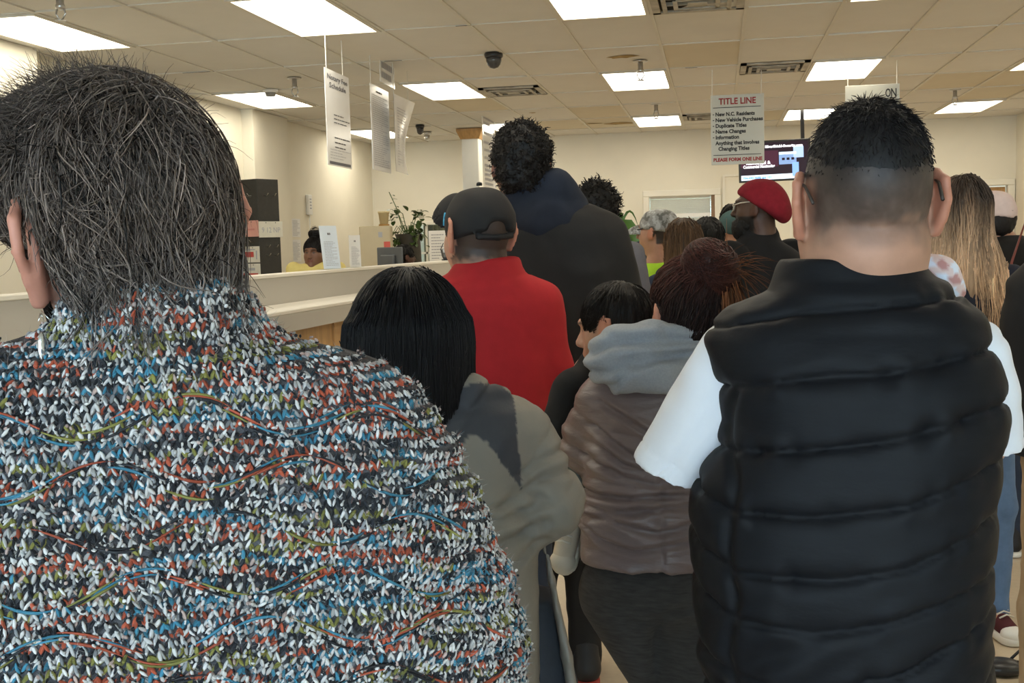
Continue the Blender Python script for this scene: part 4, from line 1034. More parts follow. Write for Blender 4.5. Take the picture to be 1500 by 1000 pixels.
                tag(fastmesh('strands', SV, SF, M_hair, o, SC_), kind='stuff')
        s.parts[name] = o; return s
def cap_hair(t=.012, low=-.03, front=.055, back=-.07, side=True, extra=None):
    """close-fitting head of hair: swollen cranium without the face"""
    def b(V, s):
        V.ell(s.h(0,-.014,.035), np.array((.078+t,.098+t,.09+t))*s.hs, 0, R=s.HR)
        V.ell(s.h(0,-.06,-.03), np.array((.062+t*.7,.045+t*.7,.06))*s.hs, .03, R=s.HR)
        V.plane(s.HR@np.array([0,.55,-.83]), s.h(0,front,low)); V.plane(s.HR@np.array([0,0,-1.]), s.h(0,0,back))
        if side:
            for sx in (-1,1): V.ell(s.h(sx*.088,.0,-.012), np.array((.03,.03,.045))*s.hs, .01, 's', R=s.HR)
        if extra: extra(V, s)
    return b
def flow_down(crown=(0,-.05,.12), g=.06):
    c = np.array(crown)
    return lambda q, rng: (q-c)+np.array([0,0,-g])
def poly_in(x, z, poly):
    """even-odd test of points in a polygon"""
    r = np.zeros(len(x), bool); n = len(poly)
    for i in range(n):
        (xa, za), (xb, zb) = poly[i], poly[(i+1)%n]
        c = ((za > z) != (zb > z)) & (x < (xb-xa)*(z-za)/((zb-za) if zb != za else 1e-9)+xa); r ^= c
    return r
def folds(P, V, N, lines, depth=.006, width=.006, roll=.5):
    """sewn or pressed folds along given lines (pixel polylines read on the garment): a groove with a soft roll above and below"""
    D = np.zeros(len(V))
    for ln in lines:
        a = np.array([P.loc(*q, -.1) for q in ln]); z = np.interp(V[:,0], a[:,0], a[:,2]); e = .03
        in_ = np.clip((V[:,0]-a[:,0].min())/e+1,0,1)*np.clip((a[:,0].max()-V[:,0])/e+1,0,1)*(V[:,1] < .04)
        d = (V[:,2]-z)/width; D += in_*depth*(-np.exp(-d**2)+roll*np.exp(-((np.abs(d)-2.2)/1.2)**2))
    return V+N*D[:,None]
def simple_vol(P, lo, hi, h): return Vol(axis(lo[0],hi[0],h), axis(lo[1],hi[1],h), axis(lo[2],hi[2],h))
def add_part(P, V, name, m, wr=None, seed=1, it=1, parent=None, cols=None):
    Vv, Q = V.mesh(); Vv = relax(Vv, Q, it)
    if wr: Vv = wrinkle(Vv, normals(Vv,Q), wr[0], wr[1], seed)
    return fastmesh(name, Vv, Q, m, parent or P.root, cols(Vv) if cols else None)
def glasses(P, m, lens=None, side=None, r=.0022):
    """spectacles: rims, bridge and two temples that hook over the ears"""
    t = MB(); hs = P.hs
    H = lambda *q: P.h(*q)
    g = None
    for sx in (-1,1):
        c = np.array([sx*.033,.112,.004]); a = np.linspace(0,2*np.pi,17)
        rim = MB().tube([H(c[0]+.024*math.cos(q),c[1]-.012*abs(math.cos(q))*(1 if sx*math.cos(q)>0 else 0),c[2]+.018*math.sin(q)) for q in a], r, 5, False)
        o = rim.build('glasses_rim', m, P.root if g is None else g, True); g = g or o
        MB().tube([H(sx*.056,.106,.012),H(sx*.078,.06,.026),H(sx*.085,.0,.034),H(sx*.083,-.03,.026),H(sx*.079,-.058,.004)],[r,r,r,r*1.5,r*1.6],6).build('glasses_temple', m, g, True)
    MB().tube([H(-.010,.114,.008),H(0,.118,.011),H(.010,.114,.008)],r,5).build('glasses_bridge', m, g, True)
    g.name = 'glasses'; return g
# ------------------------------------------------------------------ man in the black quilted vest
P = Person('man with faded haircut in black quilted vest over white short sleeves', 1268, 302, 1.55, hs=1.08, yaw=.25, skin='light', sw=.2, turn=.06)
J = P.J
J['shL'] = P.loc(1068,535); J['elL'] = P.loc(992,668,.0); J['wrL'] = P.loc(1045,700,.22); J['shR'] = P.loc(1425,530); J['elR'] = P.loc(1432,645,.02); J['wrR'] = P.loc(1360,660,.24)
J['nb'] = P.loc(1262,400); P.spine((1250,1245,1240),(620,800,940))
def fade(q, C, V):
    """clippered hair: dark above, thinning to skin at the nape"""
    hz = q[:,2]+.35*np.maximum(q[:,1],0)*0+.012*vnoise(V, 60, 3)
    t = np.clip((hz+.062)/.05, 0, 1)*np.clip((.062-q[:,1]+.25*np.maximum(q[:,2],0))/.03, 0, 1)
    e = np.clip((np.abs(q[:,0])-.070)/.008,0,1)*np.clip((.040-q[:,2])/.012,0,1)*np.clip((.050-np.abs(q[:,1]+.002))/.02,0,1); e = np.maximum(e, np.clip((np.abs(q[:,0])-.079)/.004,0,1)*(np.abs(q[:,1]) < .06)*(q[:,2] < .065)); t = t*(1-e)
    up = np.clip((hz+.035)/.085, 0, 1)**.8
    st = np.array([.105,.078,.066])*(1-up)[:,None]+np.array([.014,.012,.013])*up[:,None]
    st = st*(1+.35*vnoise(V, 190, 5)+.25*vnoise(V, (30,30,60), 8))[:,None]
    w_ = t*(.86+.13*up); return C*(1-w_)[:,None]+st*w_[:,None]
P.flare = .38; P.body(h=.016, hf=.0042, colfn=fade, neck=.077, ears=1.0, wide=1.)
# short dense crop on top
def crop(V, s):
    V.ell(s.h(0,-.014,.040), np.array((.0742,.0940,.0945))*s.hs, 0, R=s.HR); V.plane(s.HR@np.array([0,.25,-1.]), s.h(0,-.02,.0), .02); V.plane(s.HR@np.array([0,1.,-.25]), s.h(0,.06,.08), .01)
P.hair(crop, (.017,.015,.016), h=.006, disp=(.0004,90), cjit=.3, strand=dict(n=12000, L=.013, w=.0008, flow=lambda q, rng: q*np.array([1,.3,.2])+np.array([0,-.02,-.06]), lift=.35, grav=.15, seg=3, mess=.25, Lf=lambda q: np.clip((q[:,2]-.02)/.08,.12,1.15), mask=lambda q, n: q[:,2] > .03+.04*np.abs(vnoise(q,400,3))))
glasses(P, mat('gunmetal',(.05,.035,.028),.35,metal=0,var=.1), r=.0016)
M_tee = fabric('white_cotton', (.80,.81,.86), .8, var=.02, bump=.15)
P.top(M_tee, arms='', rows=[(470,1120,1385,.06),(520,1085,1415,.10),(600,1085,1430,.11),(800,1070,1420,.13),(1010,1070,1430,.135)], sl=(.052,.056,.056), slk=.03, cuffs=.16, col=0, h=.007, wr=(.0045,(11,11,7)), name='t_shirt', seed=4)
for q_, hem_ in (('L',1.16),('R',1.1)):
    sh_, el_ = J['sh'+q_], J['el'+q_]; d_ = el_-sh_; end_ = sh_+d_*hem_; dn_ = d_/np.linalg.norm(d_)
    V = simple_vol(P, np.minimum(sh_,end_)-.12, np.maximum(sh_,end_)+.12, .0055)
    V.chain([sh_-d_*.1, sh_+d_*.5, end_+d_*.35],[.052,.056,.060],.02); cutn = dn_+np.array([0,.18,-.10]) if q_ == 'L' else dn_
    V.plane(cutn, end_, .004)
    V.cap(end_-dn_*.002+np.array([0,0,.0]), end_+d_*.6, .047, .047, .006, 's')
    Vv, Q = V.mesh(); Vv = relax(Vv,Q,2); N = normals(Vv,Q); t_ = ((Vv-sh_)@dn_)/np.linalg.norm(d_)
    hemg = -.0022*np.exp(-((t_-hem_+.14)/.012)**2)
    Vv = Vv+N*(hemg+.0055*vnoise(Vv+np.stack([0*t_,0*t_,.6*Vv[:,0]],1),(9,9,17),11)+.003*vnoise(Vv,(24,24,20),12))[:,None]
    Vv = crease(Vv, N, .007, (6,6,13), 51, .13, .5, (-.8,.2))
    fastmesh('sleeve', Vv, Q, M_tee, P.parts['t_shirt'])
SEAMS = [[(1000,485),(1050,475),(1165,452),(1280,445),(1410,430),(1480,424)], [(1000,560),(1065,557),(1200,537),(1300,532),(1460,502),(1490,496)], [(1000,640),(1065,642),(1175,635),(1300,620),(1475,580),(1500,574)],
    [(1000,668),(1040,700),(1080,718),(1200,720),(1320,707),(1462,662),(1490,652)], [(1000,744),(1040,775),(1090,797),(1225,802),(1325,787),(1452,740),(1490,725)], [(1000,812),(1028,830),(1084,858),(1200,872),(1280,862),(1436,824),(1490,805)],
    [(1000,896),(1032,916),(1092,940),(1192,950),(1320,928),(1444,876),(1490,855)], [(1000,960),(1036,976),(1100,1005),(1200,1022),(1388,992),(1450,960),(1490,945)], [(1000,1035),(1100,1080),(1200,1095),(1400,1065),(1490,1020)]]
sm = [np.array([P.loc(*q) for q in s_])[:,[0,2]] for s_ in SEAMS]
SZ = lambda x: np.stack([np.interp(x, a[:,0], a[:,1]) for a in sm], 1)
xsL = P.loc(1087,700)[0]
def quilt(V, N):
    """baffles: bulging between the sewn seams, pinched at them, puckers beside the stitching"""
    Z = SZ(V[:,0]); d = np.abs(Z-V[:,2:3]).min(1); sp = .072
    t = np.clip(d/(sp*.36), 0, 1); b = np.sqrt(np.clip(1-(1-t)**2, 0, 1))
    ds = np.abs(V[:,0]-xsL-.006*np.sin(V[:,2]*40)); side = np.where((V[:,2] < P.loc(1087,560)[2]), 1-np.exp(-(ds/.008)**2), 1)
    pk = vnoise(V, (42,42,10), 9)*np.exp(-(d/.018)**2)*.0065-.0035*np.exp(-(d/.0042)**2)
    low = np.clip((P.loc(1200,800)[2]-V[:,2])/.12, .15, 1)
    fold = vnoise(V+np.stack([V[:,2]*0,V[:,2]*0,-.75*V[:,0]],1), (4,4,26), 6)*.0065*low+vnoise(V+np.stack([V[:,2]*0,V[:,2]*0,-.5*V[:,0]],1), (7,7,44), 16)*.003*low
    up = np.clip((V[:,2]-P.loc(1250,428)[2])/.02, 0, 1)
    return V+N*((.0085*b*side-.003)*(1-up)+pk+fold*(1-up)*b+.003*up*vnoise(V,(14,14,30),4))[:,None]
def collar(V):
    c0, c1 = P.loc(1262,440), P.loc(1243,377)
    V.loft([(c0[2]-.02,c0[0],-.02,.145,.085),(c0[2]+.012,c0[0]-.006,-.012,.118,.088),(c1[2]-.012,c1[0],0,.100,.088),(c1[2],c1[0]+.002,.0,.096,.084)], .03, pw=2.1)
M_vest = mat('black_nylon', (.0075,.0082,.0105), .56, .15, var=.15, vscale=30, bump=.12, bscale=40, bdist=.006, stretch=(1,1,2.6))
rowsV = [(425,1150,1380,.06),(436,1110,1398,.08),(450,1075,1415,.095),(468,1045,1436,.11),(492,1036,1452,.122),(525,1044,1462,.132),(560,1054,1472,.14),(610,1062,1474,.145),(655,1050,1466,.15),(700,1022,1461,.155),(760,1016,1456,.16),(830,1019,1450,.165),(900,1025,1449,.165),(960,1030,1452,.165),(1020,1036,1455,.165),(1075,1040,1458,.163)]
P.top(M_vest, rows=rowsV, arms='', col=0, h=.0048, wr=None, post=quilt, extra=collar, name='quilted_vest', relaxn=2)
# piping round the left armhole
ap = [P.loc(*q) for q in ((1040,478,-.04),(1034,505,-.08),(1050,545,-.12),(1062,600,-.125),(1060,648,-.12),(1040,688,-.10))]
P.trousers(M_blacktr).shoes()
vest_man = P
# checked cloth over his right shoulder
a = P.loc(1378,392,.045)
def cloth_pts():
    rows = []
    for (x0,y0),(x1,y1) in (((1344,376),(1350,380)),((1352,374),(1388,388)),((1345,392),(1398,412)),((1350,415),(1400,440))): rows.append((P.loc(x0,y0,.05), P.loc(x1,y1,.05)))
    return rows
V = Vol(axis(.06,.2,.005), axis(-.02,.16,.006), axis(P.loc(1370,450)[2],P.loc(1370,360)[2],.005))
p0, p1, p2_ = P.loc(1352,390,.06), P.loc(1378,402,.06), P.loc(1392,425,.07)
V.chain([p0,p1,p2_],[.018,.021,.02],.02)
Vv, Q = V.mesh(); Vv = wrinkle(Vv, normals(Vv,Q), .002, (20,20,30), 3)
wv = Vv@P.R.T+P.o
M_chk = mat('checked_cotton',(.8,.8,.8),.8,attr=True,bump=.2,bscale=300,bdist=.001)
u, v_ = (wv[:,0]*.8+wv[:,2]*.6), (wv[:,2]*.8-wv[:,0]*.6)
ca = (np.floor(u/.012)%2 == 0); cb = (np.floor(v_/.014)%2 == 0)
C = np.where((ca & cb)[:,None], (.50,.24,.22), np.where((ca ^ cb)[:,None], (.72,.55,.52), (.74,.78,.88)))
o = fastmesh('checked_cloth', Vv-np.array([*p1[:2],p1[2]-.0]), Q, M_chk, None, C); o.location = (P.R@p1)+P.o; o.rotation_euler = (0,0,P.root.rotation_euler.z)
tag(o, 'pink and white checked cloth on the shoulder of the man in the quilted vest', 'cloth')
# ------------------------------------------------------------------ tall man, black jacket, navy hood
P = Person('tall man with thick black hair in black jacket with navy hood', 764, 248, 3.6, hs=1.0, yaw=.1, skin='brown', sw=.2)
J = P.J; J['shR'] = P.loc(890,345); J['elR'] = P.loc(922,460); J['wrR'] = P.loc(915,545,.08); J['shL'] = P.loc(752,345); J['elL'] = P.loc(728,450); J['wrL'] = P.loc(740,520,.12); J['nb'] = P.loc(800,300)
J['anR'] = P.loc(858,965,.0)*np.array([1,1,0])+np.array([0,0,.08]); J['knR'] = P.loc(855,800,.0); J['hpR'] = P.loc(855,650); J['hi'] = P.loc(825,630); J['hpL'] = P.loc(795,650); J['knL'] = P.loc(790,800); J['anL'] = P.loc(780,965)*np.array([1,1,0])+np.array([0,0,.08]); J['ch'] = P.loc(820,450); J['wa'] = P.loc(822,550)
P.body(hf=.01, neck=.06)
def afro(V, s):
    V.ell(s.h(0,-.02,.045), (.094,.108,.103), 0, R=s.HR); V.ell(s.h(0,-.065,-.03), (.075,.045,.065), .04, R=s.HR); V.plane(s.HR@np.array([0,.7,-.7]), s.h(0,.055,-.02)); V.plane(s.HR@np.array([0,0,-1.]), s.h(0,0,-.085), .02)
P.hair(afro, (.012,.010,.009), h=.01, disp=(.010,55), strand=dict(n=4200, L=.02, w=.0022, flow=lambda q, rng: rng.normal(size=q.shape), lift=.9, grav=0, curl=.9, cf=7, seg=5))
P.top(fabric('black_twill',(.011,.0105,.0105),.7,var=.15), rows=[(294,770,845,.06),(303,752,872,.085),(316,742,893,.105),(340,737,905,.12),(400,738,913,.13),(500,742,916,.135),(620,745,915,.14),(680,750,912,.145)], sl=(.068,.062,.055), col=0, h=.011, wr=(.004,(7,7,10)), post=lambda V, N: crease(V, N, .006, (3,3,6), 43, .12, .5, (.8,.2)), name='jacket', seed=2)
V = simple_vol(P, P.loc(720,370,-.25), P.loc(880,240,.2), .010)
hc = P.loc(800,305,-.02)
V.ell(P.loc(800,308,-.03), (.135,.075,.070), 0, R=roty(.25)); V.chain([P.loc(752,300,.0),P.loc(775,278,-.04),P.loc(815,272,-.05),P.loc(845,300,-.02)],[.04,.045,.045,.04],.04)
V.ell(P.loc(800,330,-.07), (.10,.05,.06), .05)
add_part(P, V, 'hood', fabric('navy_fleece',(.012,.017,.030),.85,var=.15), (.006,(9,9,16)), 4)
P.trousers(M_blacktr, rad=(.095,.07,.055), hipr=(.15,.115)).shoes(M_shoe, mat('red_sole',(.35,.04,.03),.6,var=.1))
# ------------------------------------------------------------------ man in red sweater and black cap
P = Person('man in red sweater and black baseball cap with a small blue emblem', 701, 345, 3.05, hs=1.04, yaw=.5, skin='light', sw=.185)
J = P.J; J['shR'] = P.loc(795,445); J['elR'] = P.loc(808,540); J['wrR'] = P.loc(790,555,.25); J['shL'] = P.loc(640,450); J['elL'] = P.loc(625,560); J['wrL'] = P.loc(660,540,.2); J['nb'] = P.loc(712,405); P.spine((712,712,712),(500,590,660))
def nape(q, C, V):
    t = np.clip((q[:,2]+.085+.01*vnoise(V,80,1))/.03,0,1)*(q[:,1] < .02)*(np.abs(q[:,0]) < .075); return C*(1-.93*t)[:,None]+np.array([.016,.013,.012])*(.93*t)[:,None]
P.body(hf=.0065, colfn=nape, ears=1.1, neck=.062)
def redpost(V, N):
    sx = np.abs(V[:,2]-np.interp(V[:,0],[-.2,-.02,.05,.2],[P.loc(640,430)[2],P.loc(700,412)[2],P.loc(740,408)[2],P.loc(800,392)[2]]))
    return V-N*(.0035*np.exp(-(sx/.006)**2))[:,None]
def redcol(V):
    a, b = P.loc(712,412), P.loc(715,380)
    V.loft([(a[2]-.01,a[0],-.02,.115,.085),(a[2]+.02,a[0],-.012,.098,.085),(b[2],b[0],0,.092,.08),(b[2]+.006,b[0],0,.088,.076)], .025, pw=2.1)
P.top(fabric('red_knit',(.36,.012,.016),.8,var=.08,bump=.3,bscale=420), rows=[(398,660,768,.07),(408,640,785,.09),(420,622,800,.105),(445,612,812,.12),(500,608,814,.125),(560,610,808,.13),(620,612,804,.135),(680,615,802,.14),(720,616,802,.14)], sl=(.058,.054,.045), col=0, h=.012, wr=(.003,(6,6,9)), extra=redcol, post=lambda V, N: crease(redpost(V,N), N, .004, (3,3,6), 41, .12, .5, (1.0,.2)), name='sweater', seed=7)
# cap
M_cap = fabric('black_cap',(.014,.013,.0135),.75,var=.15,vscale=12)
V = simple_vol(P, P.Hc-np.array([.2,.2,.06]), P.Hc+np.array([.2,.2,.2]), .0075)
V.ell(P.h(0,-.012,.030), (.094,.112,.108), 0, R=P.HR); V.plane(P.HR@np.array([0,-.22,-1.]), P.h(0,0,-.012)); V.plane(P.HR@np.array([0,0,1.]), P.h(0,0,.132), .03)
for a_ in (0,): V.ell(P.h(0,-.118,.012), (.036,.030,.026), .004, 's', R=P.HR)
V.chain([P.h(-.05,-.088,-.004),P.h(0,-.104,-.006),P.h(.05,-.088,-.004)],[.009,.009,.009],.004)
cp = add_part(P, V, 'cap', M_cap, (.0015,(16,16,16)), 2)
capV = V
V = simple_vol(P, P.Hc-np.array([.26,.1,.08]), P.Hc+np.array([.14,.30,.22]), .005)
RB = P.HR@rotx(.42)@roty(-.28); bo = P.h(-.015,.06,.082)
bq = lambda *q: bo+RB@np.array(q)
V.ell(bq(0,.03,-.20), (.105,.115,.22), 0, R=RB); V.ell(bq(0,.03,-.214), (.108,.118,.22), 0, 's', R=RB); V.plane(RB@np.array([0,-1,0.]), bq(0,-.02,0)); V.plane(RB@np.array([0,0,-1.]), bq(0,0,-.05))
add_part(P, V, 'brim', M_cap, parent=cp)
MB().lathe([(.001,.006),(.007,.004),(.008,0),(.008,-.004)],P.h(0,-.012,.134),10).build('button', M_cap, cp, True)
e = P.loc(661,322,.0)
for _ in range(3): e = capV.hug(e[None], .003)[0][0]
ux = np.array([.7,.6,0.]); ez = np.array([0,0,1.])
aa = np.linspace(-.3,5.2,12); loop = [e+ux*.007*math.cos(q)+ez*(.007*math.sin(q)+.010) for q in aa]+[e+ez*-.006,e-ez*.018]
loop = [capV.hug(np.array(q)[None], .0022)[0][0] for q in loop]
MB().tube(loop,.0026,5).build('emblem', mat('cyan_thread',(.10,.42,.62),.6,var=.1), cp, True)
P.trousers(M_djean).shoes()
# folded slip of paper in his hand
p = P.loc(816,535,.1); o = empty('paper_slip', P.R@p+P.o, P.root.rotation_euler.z); tag(o,'white paper slip held beside the red sweater','paper')
Mx = np.array(Matrix.Rotation(.5,4,'Y')@Matrix.Rotation(.25,4,'Z'))
MB().box((-.05,0,-.035),(.022,.0015,.035),M=Mx).build('sheet', M_paper, o); MB().box((-.012,-.0006,-.012),(.012,.0002,-.004),M=Mx).build('print', M_ink, o)
# ------------------------------------------------------------------ woman with black bob, grey-brown jacket
P = Person('woman with chin-length black hair in taupe jacket with charcoal yoke', 598, 507, 2.0, hs=1.0, yaw=.12, skin='tan', sw=.17)
J = P.J; J['nb'] = P.loc(630,585); J['shR'] = P.loc(768,640); J['elR'] = P.loc(800,742,-.02); J['wrR'] = P.loc(740,730,.2); J['shL'] = P.loc(545,640); J['elL'] = P.loc(520,745); J['wrL'] = P.loc(560,740,.2)
P.spine((650,650,650),(690,800,900)).body(hf=.009, h=.016)
def bob(V, s):
    V.ell(s.h(0,-.015,.030), (.104,.118,.112), 0, R=s.HR)
    V.loft([(s.Hc[2]-.105,.004,-.02,.088,.09),(s.Hc[2]-.085,.003,-.02,.104,.105),(s.Hc[2]-.05,.002,-.015,.113,.113),(s.Hc[2]+.0,0,-.012,.114,.116),(s.Hc[2]+.04,0,-.012,.107,.112)], .03, pw=2.1)
    V.ell(s.h(0,.11,-.04), (.07,.07,.1), .02, 's', R=s.HR)
def bobflow(q, rng): return np.stack([q[:,0]*.9, (q[:,1]+.02)*.7, np.minimum(-.02-.9*np.hypot(q[:,0],q[:,1]),-.015)],1)
P.hair(bob, (.0075,.0075,.0095), h=.007, disp=(.004,(50,50,5)), cjit=.35, strand=dict(n=5200, L=.16, w=.0010, flow=bobflow, lift=.02, grav=.25, seg=10, mess=.02, hug=.0035, zfree=-.085, mask=lambda q, n: q[:,2] > -.03), ext=(.15,.16,.2,.17))
V_ = None
TA, CH, LG = (.215,.195,.165), (.040,.043,.052), (.36,.40,.46)
pz = lambda pts: [tuple(P.loc(*q,-.1)[[0,2]]) for q in pts]
dark = pz([(560,600),(600,575),(664,574),(692,562),(734,566),(757,586),(759,636),(766,720),(740,684),(712,644),(688,632),(664,668),(640,710),(600,690)]); lite = pz([(600,572),(664,572),(637,610),(600,640)])
def bobcol(V, N):
    C = np.tile(np.array(TA), (len(V),1)); a = poly_in(V[:,0], V[:,2], dark) & (V[:,1] < .06); C[a] = CH; b = poly_in(V[:,0], V[:,2], lite) & (V[:,1] < .0); C[b] = LG
    return C
def bobx(V):
    V.chain([P.loc(640,592,-.05),P.loc(690,574,-.06),P.loc(735,580,-.04)],[.03,.028,.018],.02)
    V.ell(P.loc(800,728,.0), (.066,.06,.05), .03)
M_jk = mat('jacket_shell',(.2,.18,.15),.6,.35,attr=True,var=.05,vscale=18,bump=.25,bscale=30,bdist=.006)
def bobpost(V, N):
    arm = np.exp(-((V[:,0]-P.loc(765,760)[0])/.06)**2-((V[:,2]-P.loc(765,760)[2])/.09)**2)
    d = V-P.loc(778,755,-.08); ang = np.arctan2(d[:,2], d[:,0]); r = np.hypot(d[:,0], d[:,2])
    V = V+N*(.0045*np.sin(ang*4.3+r*38+2*vnoise(V,(9,9,9),2))*np.exp(-(r/.09)**2)*np.clip(r/.03,0,1))[:,None]
    V = crease(V, N, .006, (4,4,10), 31, .12, .5, (-.9,0)); far_ = np.exp(-((V[:,0]-P.loc(800,740)[0])/.09)**2-((V[:,2]-P.loc(800,720)[2])/.12)**2)
    V2 = crease(V, N, .010, (7,7,15), 33, .16, .4, (.9,.3)); V = V+(V2-V)*far_[:,None]
    return folds(P, V, N, [[(768,695),(800,676),(840,668)],[(765,720),(795,704),(838,700)],[(730,742),(775,724),(805,738)],[(680,775),(740,757),(790,745)],[(690,806),(750,788),(792,770)],[(700,850),(750,828),(790,800)]], .006, .007, .5)
M_jk.node_tree.nodes['Bump'].inputs['Strength'].default_value = .35
P.top(M_jk, rows=[(572,600,705,.06),(584,566,752,.085),(598,540,776,.10),(630,525,785,.115),(680,518,782,.125),(740,520,780,.13),(800,518,786,.14),(900,505,788,.155),(1000,495,790,.165),(1100,490,792,.17)], sl=(.060,.058,.046), slk=.035, col=0, h=.0058, wr=(.0025,(8,8,12)), extra=bobx, post=bobpost, cols=bobcol, name='jacket', seed=5)
V = simple_vol(P, P.loc(760,1120,-.2), P.loc(900,740,.2), .009)
V.chain([P.loc(792,770,-.02),P.loc(808,850,-.03),P.loc(830,960,-.03),P.loc(850,1090,-.03)],[.004,.0055,.009,.012],.01,sc=(1,.3,1))
add_part(P, V, 'jacket_flap', M_jk, (.002,(8,8,8)), cols=lambda v: np.tile(np.array(TA),(len(v),1)))
J['hpR'] = P.loc(745,860,.03); J['knR'] = P.loc(782,1010,.04); J['anR'] = P.loc(800,1280,.0); J['anR'][2] = .08
P.trousers(fabric('slate_jean',(.032,.037,.046),var=.2,bscale=400), rad=(.085,.078,.06), hipr=(.14,.11)).shoes()
# ------------------------------------------------------------------ woman with the auburn bun, mauve puffer, child on her arm
P = Person('woman with auburn hair bun in mauve puffer jacket with grey hood', 1010, 458, 2.4, hs=.90, yaw=.42, skin='light', sw=.16)
J = P.J; J['nb'] = P.loc(985,530); J['shL'] = P.loc(885,585); J['elL'] = P.loc(862,650,.06); J['wrL'] = P.loc(890,660,.27); J['shR'] = P.loc(1060,585); J['elR'] = P.loc(1085,680); J['wrR'] = P.loc(1000,660,.22)
J['hpL'] = P.loc(918,868); J['knL'] = P.loc(1003,1040,.04); J['anL'] = P.loc(1030,1290,.0); J['hpR'] = P.loc(1020,870); J['knR'] = P.loc(1030,1050,.0); J['anR'] = P.loc(1075,1290,.02); J['hi'] = P.loc(968,850)
for n_ in ('anL','anR'): J[n_][2] = .08
P.J['ch'] = P.loc(968,640); P.J['wa'] = P.loc(968,740); P.body(hf=.008, ears=1.1, neck=.05)
def bunhair(V, s):
    cap_hair(.013, -.02, .06, -.085)(V, s); V.ell(s.loc(1025,412,-.045), (.05,.05,.03), .03)
def bunball(V, s):
    V.ell(s.loc(1040,386,-.06), (.058,.056,.050), 0, R=roty(.4)); V.ell(s.loc(1054,404,-.07), (.040,.042,.046), .015); V.ell(s.loc(1022,402,-.06), (.034,.04,.034), .015)
def auburn(q, P_):
    t = np.clip((q[:,2]-.02)/.14,0,1)[:,None]; return np.array([.020,.010,.009])*(1-t)+np.array([.085,.022,.014])*t
bunc = (P.loc(1040,400,-.055)-P.Hc)@P.HR/P.hs
bcen = (P.loc(1040,386,-.06)-P.Hc)@P.HR/P.hs
P.hair(bunhair, (.03,.012,.01), h=.008, disp=(.005,40), colfn=auburn, cjit=.45, strand=dict(n=4200, L=.07, w=.0013, flow=lambda q, rng: (bunc-q)+.012*rng.normal(size=q.shape), lift=.02, grav=.0, curl=.06, seg=7, mess=.06, hug=.004), ext=(.17,.18,.2,.2))
HB = P.parts['hair']
P.hair(bunball, (.06,.018,.013), h=.006, disp=(.004,42), cjit=.45, name='bun', strand=dict(n=2200, L=.085, w=.0011, flow=lambda q, rng: np.cross(q-bcen, np.array([.35,-.55,.6]))+.010*rng.normal(size=q.shape), lift=.03, grav=0, curl=.05, seg=8, mess=.10, hug=.003), ext=(.2,.2,.26,.1))
P.parts['hair'] = HB
rg = np.random.default_rng(3); n_ = 46
r0 = P.loc(1062,395,-.07)+rg.normal(size=(n_,3))*.010; dd = np.stack([rg.normal(.7,.35,n_), rg.normal(-.2,.2,n_), rg.normal(.1,.6,n_)],1)
SV, SF, per = strands(r0, dd, rg.uniform(.06,.12,n_), 6, .0011, rg, .9, .05)
o = fastmesh('bun_tail', SV, SF, M_hair, P.parts['hair'], np.clip(np.tile([.15,.055,.022],(len(SV),1))*(1+.35*np.repeat(rg.normal(size=n_),per))[:,None],.01,1)); tag(o, kind='stuff')
n_ = 520; r0 = P.loc(1066,408,-.075)+rg.normal(size=(n_,3))*.009; dd = np.stack([rg.normal(.16,.14,n_), rg.normal(-.2,.1,n_), rg.normal(-1,.1,n_)],1)
SV, SF, per = strands(r0, dd, rg.uniform(.08,.13,n_), 6, .0013, rg, .4, .05)
tag(fastmesh('bun_tail', SV, SF, M_hair, P.parts['hair'], np.clip(np.tile([.17,.065,.028],(len(SV),1))*(1+.35*np.repeat(rg.normal(size=n_),per))[:,None],.01,1)), kind='stuff')
def mauvepost(V, N):
    z0 = P.loc(950,590)[2]; lowz = P.loc(950,740)[2]
    n1 = 1-2*np.abs(vnoise(V+np.stack([0*V[:,0],0*V[:,0],.25*V[:,0]],1),(5,5,27),3))**.6; n2 = vnoise(V,(9,9,60),5)
    a = np.where(V[:,2] < lowz, .0095, .0065)
    mid = np.abs(V[:,0]-P.loc(970,700)[0]); ctr = -.004*np.exp(-(mid/.006)**2)*(V[:,2] < z0)*(V[:,1] < 0)
    V = V+N*(.55*a*n1+.0015*n2+ctr)[:,None]
    V = crease(V, N, .0075, (3.5,3.5,24), 21, .16, .6, (.25,0)); V = crease(V, N, .003, (7,7,48), 22, .2, .5, (.1,.2))
    return folds(P, V, N, [[(848,742),(900,750),(970,741),(1040,736)],[(850,762),(890,757),(930,770),(965,777),(1040,758)],[(848,772),(880,792),(930,803),(1040,785)],[(852,728),(930,727),(1040,722)],[(878,592),(940,625),(1000,668)],[(868,628),(920,662),(985,690)],[(860,676),(905,695),(960,708)],[(866,655),(885,660),(915,680)]], .0085, .0062, .55)
M_mauve = mat('mauve_nylon',(.185,.140,.138),.36,.5,var=.08,vscale=20,bump=.3,bscale=45,bdist=.005,stretch=(1,1,4))
P.top(M_mauve, rows=[(545,915,1030,.07),(556,890,1050,.09),(575,876,1068,.105),(610,866,1076,.115),(660,860,1080,.12),(710,856,1082,.125),(760,850,1086,.132),(800,850,1090,.136),(815,854,1088,.134)], sl=(.062,.058,.045), col=0, h=.0058, wr=None, post=mauvepost, name='puffer_jacket', seed=6)
V = simple_vol(P, P.loc(840,600,-.3), P.loc(1080,450,.15), .0075)
V.chain([P.loc(880,527,-.06),P.loc(905,503,-.085),P.loc(955,497,-.09),P.loc(1010,500,-.07),P.loc(1050,510,-.03)],[.040,.036,.034,.036,.04],.03)
